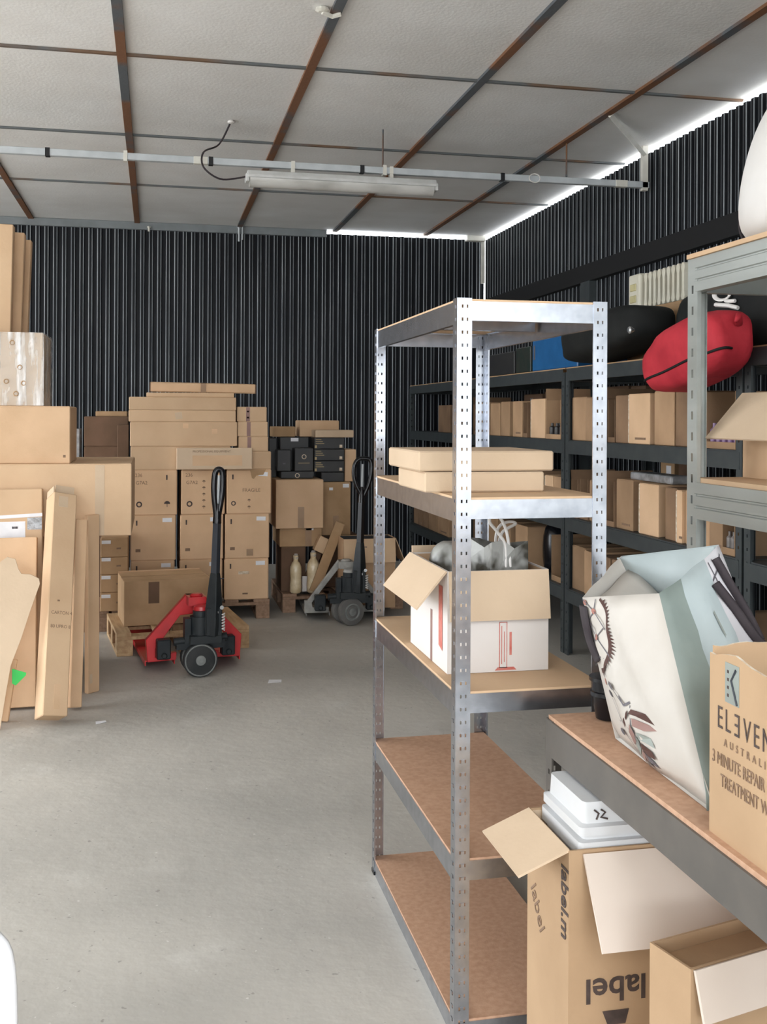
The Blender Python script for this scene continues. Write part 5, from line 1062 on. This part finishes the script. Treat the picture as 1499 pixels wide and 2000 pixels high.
for i in range(nz_ + 1): rows_.append([(W4 / 2 + 0.006 + 0.008 * rd.random() * (0 < i < nz_), -0.221 + 0.44 * j / 10, 0.003 + (H4 - 0.002) * i / nz_) for j in range(11)])
mb.grid(rows_); mb.build('stretch_film', 'stretch_film', o, smooth=True)
for u, v in ((-0.04, 0.36), (0.02, 0.36), (-0.02, 0.23), (0.04, 0.22), (0.005, 0.14), (0.05, 0.13), (-0.06, 0.05), (0.03, 0.07)):
    mb = MB(); mb.tube([(0.012 * math.cos(a), 0.012 * math.sin(a), 0) for a in [2 * PI * i / 10 for i in range(10)]], 0.003, 5, closed=True)
    q = mb.build('film_dimple', 'cardboard_old', o); q.matrix_local = face_T((W4, 0.43, H4), 'f', W4 / 2 - 0.20 + u * 2, v * H4 / 0.42, 0.012)
# tall upright flat cartons on the long carton, behind
for k, (px, yb_, top, lean, lab) in enumerate(((27, QY + 0.58, 440, 0.02, 'tall flat carton at the left edge, front one of three standing on the stack'), (49, QY + 0.70, 456, 0.03, 'tall flat carton, middle one of three standing on the stack'), (62, QY + 0.82, 470, 0.035, 'tall flat carton, rearmost of three standing on the stack'))):
    x = atY(px, 470, yb_ + 0.03).x; h = atY(px, top, yb_ + 0.03).z - zlt - 0.003
    o = carton(lab, (0.55, 0.085, h), (x - 0.275 - 0.05 + 0.0, yb_ + 0.045, zlt + 0.003), m='cardboard_light' if k == 0 else 'cardboard', rot=(0, lean, 0), group='tall flat cartons standing on the stack', seam=False)
    o.location.z += 0.275 * math.sin(lean); o.location.x = x - 0.275 - h * math.sin(lean)
# dark cartons behind, on the floor
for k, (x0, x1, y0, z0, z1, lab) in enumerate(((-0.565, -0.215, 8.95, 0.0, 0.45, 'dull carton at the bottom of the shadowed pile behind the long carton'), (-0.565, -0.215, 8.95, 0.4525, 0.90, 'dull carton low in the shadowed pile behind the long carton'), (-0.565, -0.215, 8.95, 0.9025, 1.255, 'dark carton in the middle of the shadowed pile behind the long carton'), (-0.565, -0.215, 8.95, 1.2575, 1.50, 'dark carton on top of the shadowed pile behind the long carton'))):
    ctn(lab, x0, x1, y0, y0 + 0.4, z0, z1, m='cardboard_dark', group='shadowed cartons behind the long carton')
ctn('small brown carton lying on top of the shadowed pile', -0.478, -0.225, 9.0, 9.25, 1.5025, 1.545, m='cardboard_old', seam=False)
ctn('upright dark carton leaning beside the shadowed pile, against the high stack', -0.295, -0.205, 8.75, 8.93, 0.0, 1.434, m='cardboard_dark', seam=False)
o = ctn('pale grey sheet-wrapped carton glimpsed right of the lower left carton', -0.70, -0.60, 8.95, 9.2, 0.0, 1.40, m='film_grey', name='wrapped_carton', seam=False)
# four flat cartons with labels under the end of the long carton
pallet('low dark pallet under the four labelled cartons', 0.34, 0.6, (-0.36, 7.62 + 0.3, 0), 0, [(-0.12, 0.1), (0, 0.1), (0.12, 0.1)], 'wood_old')
zz = [0.1445, 0.276, 0.401, 0.522, 0.658]
for k in range(4):
    o = ctn('brown carton with white corner label, %s of four left of the big stack' % ['lowest', 'second from bottom', 'third from bottom', 'topmost'][k], -0.366, -0.180, 7.6, 8.0, zz[k], zz[k + 1] - 0.002, m='cardboard_old', group='four labelled cartons left of the big stack', seam=k == 3)
    decal(o, (0.186, 0.4, zz[k + 1] - zz[k]), 'f', -0.055, 0.105, 0.062, 0.024, 'paper', 'paper_label', rot=0.0); decal(o, (0.186, 0.4, 0.12), 'f', 0.03, 0.06, 0.03, 0.012, 'faint_ink', 'printed_mark')
# leaning flat cartons
def leaner(label, b0, b1, top_px, thick, ywall, m, name='flat_carton',  rzextra=0.0, group='flat cartons leaning on the left stack', side=0):
    """carton standing on the floor, leaning back; b0, b1 pixel ends of its front foot; top_px pixel of the top centre"""
    a, b = atZ(*b0, 0), atZ(*b1, 0); W = (b - a).length; rz = math.atan2(b.y - a.y, b.x - a.x) + rzextra
    mid = (a + b) / 2
    t = atY(*top_px, ywall); h = math.hypot(t.z, t.y - mid.y); ang = math.atan2(t.y - mid.y, t.z)
    sx_ = math.atan2(t.x - mid.x, h)
    o = carton(label, (W, thick, h), (0, 0, 0), m=m, name=name, seam=False, group=group)
    tgt = atY(*top_px, ywall)
    for _ in range(6):                                   # settle the lean so the top meets the stack where it should
        Mx = Matrix.Translation(mid) @ Matrix.Rotation(rz, 4, 'Z') @ Matrix.Rotation(-ang, 4, 'X') @ Matrix.Rotation(sx_, 4, 'Y') @ Matrix.Translation((0, thick / 2, 0))
        lo = min((Mx @ Vector((sx * W / 2, sy * thick / 2, 0))).z for sx in (-1, 1) for sy in (-1, 1))
        Mx = Matrix.Translation((0, 0, -lo)) @ Mx
        tp = Mx @ Vector((0, -thick / 2, h)); sx_ += (tgt.x - tp.x) / h
        ang += (tgt.y - tp.y) / h * 0.7
    o.matrix_world = Mx; o.location = Mx.translation; o.rotation_euler = Mx.to_euler()
    return o, (W, thick, h)
lc, s1 = leaner('tall narrow carton with faint print, front of the leaning cartons', (82, 1425), (133, 1418), (128, 985), 0.12, QY - 0.17, 'cardboard_light', rzextra=0.16)
text(lc, 'CARTON 4', 0.024, 'faint_ink', face_T(s1, 'f', -0.045, 0.50), sx=0.9); text(lc, '80 UPRO 8', 0.024, 'faint_ink', face_T(s1, 'f', -0.045, 0.43), sx=0.9); decal(lc, s1, 'f', -0.01, 0.57, 0.012, 0.008, 'faint_ink', 'printed_mark')
decal(lc, s1, 'f', 0.005, 0.09, 0.03, 0.12, 'cardboard', 'dent'); decal(lc, s1, 'f', -0.01, s1[2] - 0.05, 0.05, 0.06, 'cardboard_pale', 'paper_label')
mb = MB(); mb.box(-s1[0] / 2 + 0.02, s1[0] / 2 - 0.002, -0.02, -0.015, s1[2] - 0.002, s1[2] + 0.055); mb.box(-s1[0] / 2, -s1[0] / 2 + 0.005, -0.05, 0.05, s1[2] - 0.002, s1[2] + 0.035); mb.build('flap', 'cardboard_pale', lc)
l2, s2 = leaner('narrow carton leaning just right of the front leaning one', (136, 1390), (160, 1386), (160, 1020), 0.05, QY - 0.12, 'cardboard')
l3, s3 = leaner('thin carton with creased edge, rightmost of the leaning cartons', (172, 1356), (195, 1350), (183, 1006), 0.032, QY - 0.06, 'cardboard')
decal(l3, s3, 'f', -0.02, 0.08, 0.018, 0.05, 'cardboard_pale', 'dent')
l4, s4 = leaner('wide flat brown carton leaning behind the loose cardboard sheet', (-120, 1396), (70, 1386), (-20, 1056), 0.06, QY - 0.20, 'cardboard')
l5, s5 = leaner('wide labelled carton with film strap, top left of the leaning cartons', (-120, 1372), (84, 1362), (-18, 958), 0.05, QY - 0.06, 'cardboard_light')
u0 = s5[0] / 2
decal(l5, s5, 'f', u0 - 0.165, s5[2] - 0.225, 0.155, 0.105, 'paper', 'paper_label'); decal(l5, s5, 'f', u0 - 0.04, s5[2] - 0.185, 0.075, 0.065, 'film_grey', 'film_strip'); decal(l5, s5, 'f', u0 - 0.16, s5[2] - 0.145, 0.32, 0.018, 'paper', 'film_strip', rot=0.04); decal(l5, s5, 'f', u0 - 0.14, s5[2] - 0.205, 0.03, 0.012, 'print_grey', 'printed_mark')
# loose torn sheet in front
base = atZ(0, 1428, 0); SY0 = base.y
def sp(px, py):                       # on a plane that leans back from the foot line
    q = _ray(px, py); k = 0.32; t = (SY0 + k * CAMZ) / (q.y - k * q.z); t = SY0 + k * CAMZ; den = q.y - k * q.z
    return Vector((0, 0, CAMZ)) + q * (t / den)
P = [sp(*p) for p in ((-90, 1120), (-20, 1118), (0, 1098), (14, 1088), (30, 1092), (36, 1112), (42, 1121), (60, 1122), (76, 1130), (78, 1140), (60, 1190), (42, 1245), (21, 1300), (12, 1350), (0, 1425), (-90, 1440))]
for q in P: q.z = max(q.z, 0.004)
n = len(P); org = base.copy(); mb = MB(); mb.add([p - org for p in P] + [p - org + Vector((0, 0.007, 0.0)) for p in P], [tuple(range(n - 1, -1, -1)), tuple(range(n, 2 * n))] + [(i, (i + 1) % n, (i + 1) % n + n, i + n) for i in range(n)])
tag(mb.build('cardboard_sheet', 'cardboard_pale', None, loc=org), 'loose torn cardboard sheet leaning at the left edge, in front', 'sheet')
g = [Vector(sp(*p)) + Vector((0, 0.03, 0)) for p in ((22, 1309), (50, 1317), (49, 1322), (29, 1342), (22, 1338))]
go = g[0].copy(); mb = MB(); mb.add([p - go for p in g] + [p - go + Vector((0, 0.003, 0)) for p in g], [(4, 3, 2, 1, 0), (5, 6, 7, 8, 9)] + [(i, (i + 1) % 5, (i + 1) % 5 + 5, i + 5) for i in range(5)])
tag(mb.build('green_tag', 'green_sticker', None, loc=go), 'bright green paper tag poking out behind the torn cardboard sheet', 'tag')
l6, s6 = leaner('narrow brown offcut leaning at the left edge beside the green tag', (-40, 1414), (16, 1411), (6, 1290), 0.03, SY0 + 0.17, 'cardboard')

# ------------------------------------------------------------------ scraps on the floor
for k, (px, py, a, b, lab) in enumerate(((537, 1331, 0.085, 0.06, 'small white paper scrap on the floor before the red truck'), (197, 1411, 0.06, 0.03, 'tiny white scrap on the floor by the leaning cartons'))):
    p = atZ(px, py, 0.001); mb = MB(); mb.add([(-a / 2, -b / 2, 0), (a / 2 * 0.8, -b / 2, 0.002), (a / 2, b / 2, 0.001), (-a / 2 * 0.7, b / 2, 0.004)] , [(0, 1, 2, 3)])
    tag(mb.build('paper_scrap', 'paper', None, loc=p, rot=(0, 0, 0.4 * k), solid=0.001), lab, 'paper')

for k, (px, py, ln_, lab) in enumerate(((291, 447, 0.05, 'small white hook at the head of the back wall, above the dark pile'), (467, 455, 0.17, 'pale hanging rod end at the head of the back wall, under the tube light'))):
    p = atY(px, py, YB - 0.05); mb = MB(); mb.tube([(0, 0, -ln_ * 0.5), (0, 0, ln_ * 0.5)], 0.012, 6); mb.box(-0.018, 0.018, 0.0, 0.055, ln_ * 0.3, ln_ * 0.5)
    if k: mb.tube([(0.035, 0.0, -ln_ * 0.4), (0.035, 0, ln_ * 0.5)], 0.008, 6)
    tag(mb.build('wall_hook', 'white_trim' if k == 0 else 'conduit', None, loc=p), lab, 'hook')
# ------------------------------------------------------------------ white garden chair, cut by the left edge
chx, chy = -0.02, 0
top = atY(8, 1790, 1.55)
ch = empty('garden_chair', (top.x - 0.30, top.y, 0)); tag(ch, 'white plastic garden chair just inside the lower left edge', 'chair')
zt_ = atY(8, 1766, 1.55).z; xo = atY(36, 1880, 1.55).x - ch.location.x
def loop(x0, x1, z0, z1, y, r): 
    return [Vector(p) for p in ((x0, y - 0.03, z0), (x0, y - 0.01, z1 - 0.10), (x0 + 0.025, y, z1 - 0.03), (x0 + 0.09, y - 0.01, z1), ((x0 + x1) / 2, y - 0.015, z1 + 0.004), (x1 - 0.09, y - 0.01, z1), (x1 - 0.025, y, z1 - 0.03), (x1, y - 0.01, z1 - 0.10), (x1, y - 0.03, z0))]
mb = MB(); mb.tube(spline(loop(xo - 0.46, xo - 0.013, 0.43, zt_ - 0.014, 0.0, 0.015), 5), 0.0145, 10, flat=0.9); mb.build('back_frame', 'white_plastic', ch, smooth=True)
for k in range(5):
    x = xo - 0.40 + k * 0.082; mb = MB(); mb.box(x - 0.022, x + 0.022, 0.0, 0.008, 0.44, zt_ - 0.014, Matrix.Translation((0, -0.02, 0)))
    mb.build('slat', 'white_plastic', ch)
mb = MB(); mb.box(xo - 0.46, xo - 0.01, -0.42, 0.03, 0.415, 0.435); mb.build('seat', 'white_plastic', ch, bevel=0.008, seg=2)
for (x, y) in ((xo - 0.445, 0.0), (xo - 0.025, 0.0), (xo - 0.445, -0.39), (xo - 0.025, -0.39)):
    mb = MB(); mb.tube([(x, y, 0.42), (x + (0.01 if x > xo - 0.2 else -0.01), y + (-0.02 if y < -0.2 else 0.03), 0.0)], [0.024, 0.018], 8); mb.build('leg', 'white_plastic', ch)
ch.location.y += 0.0
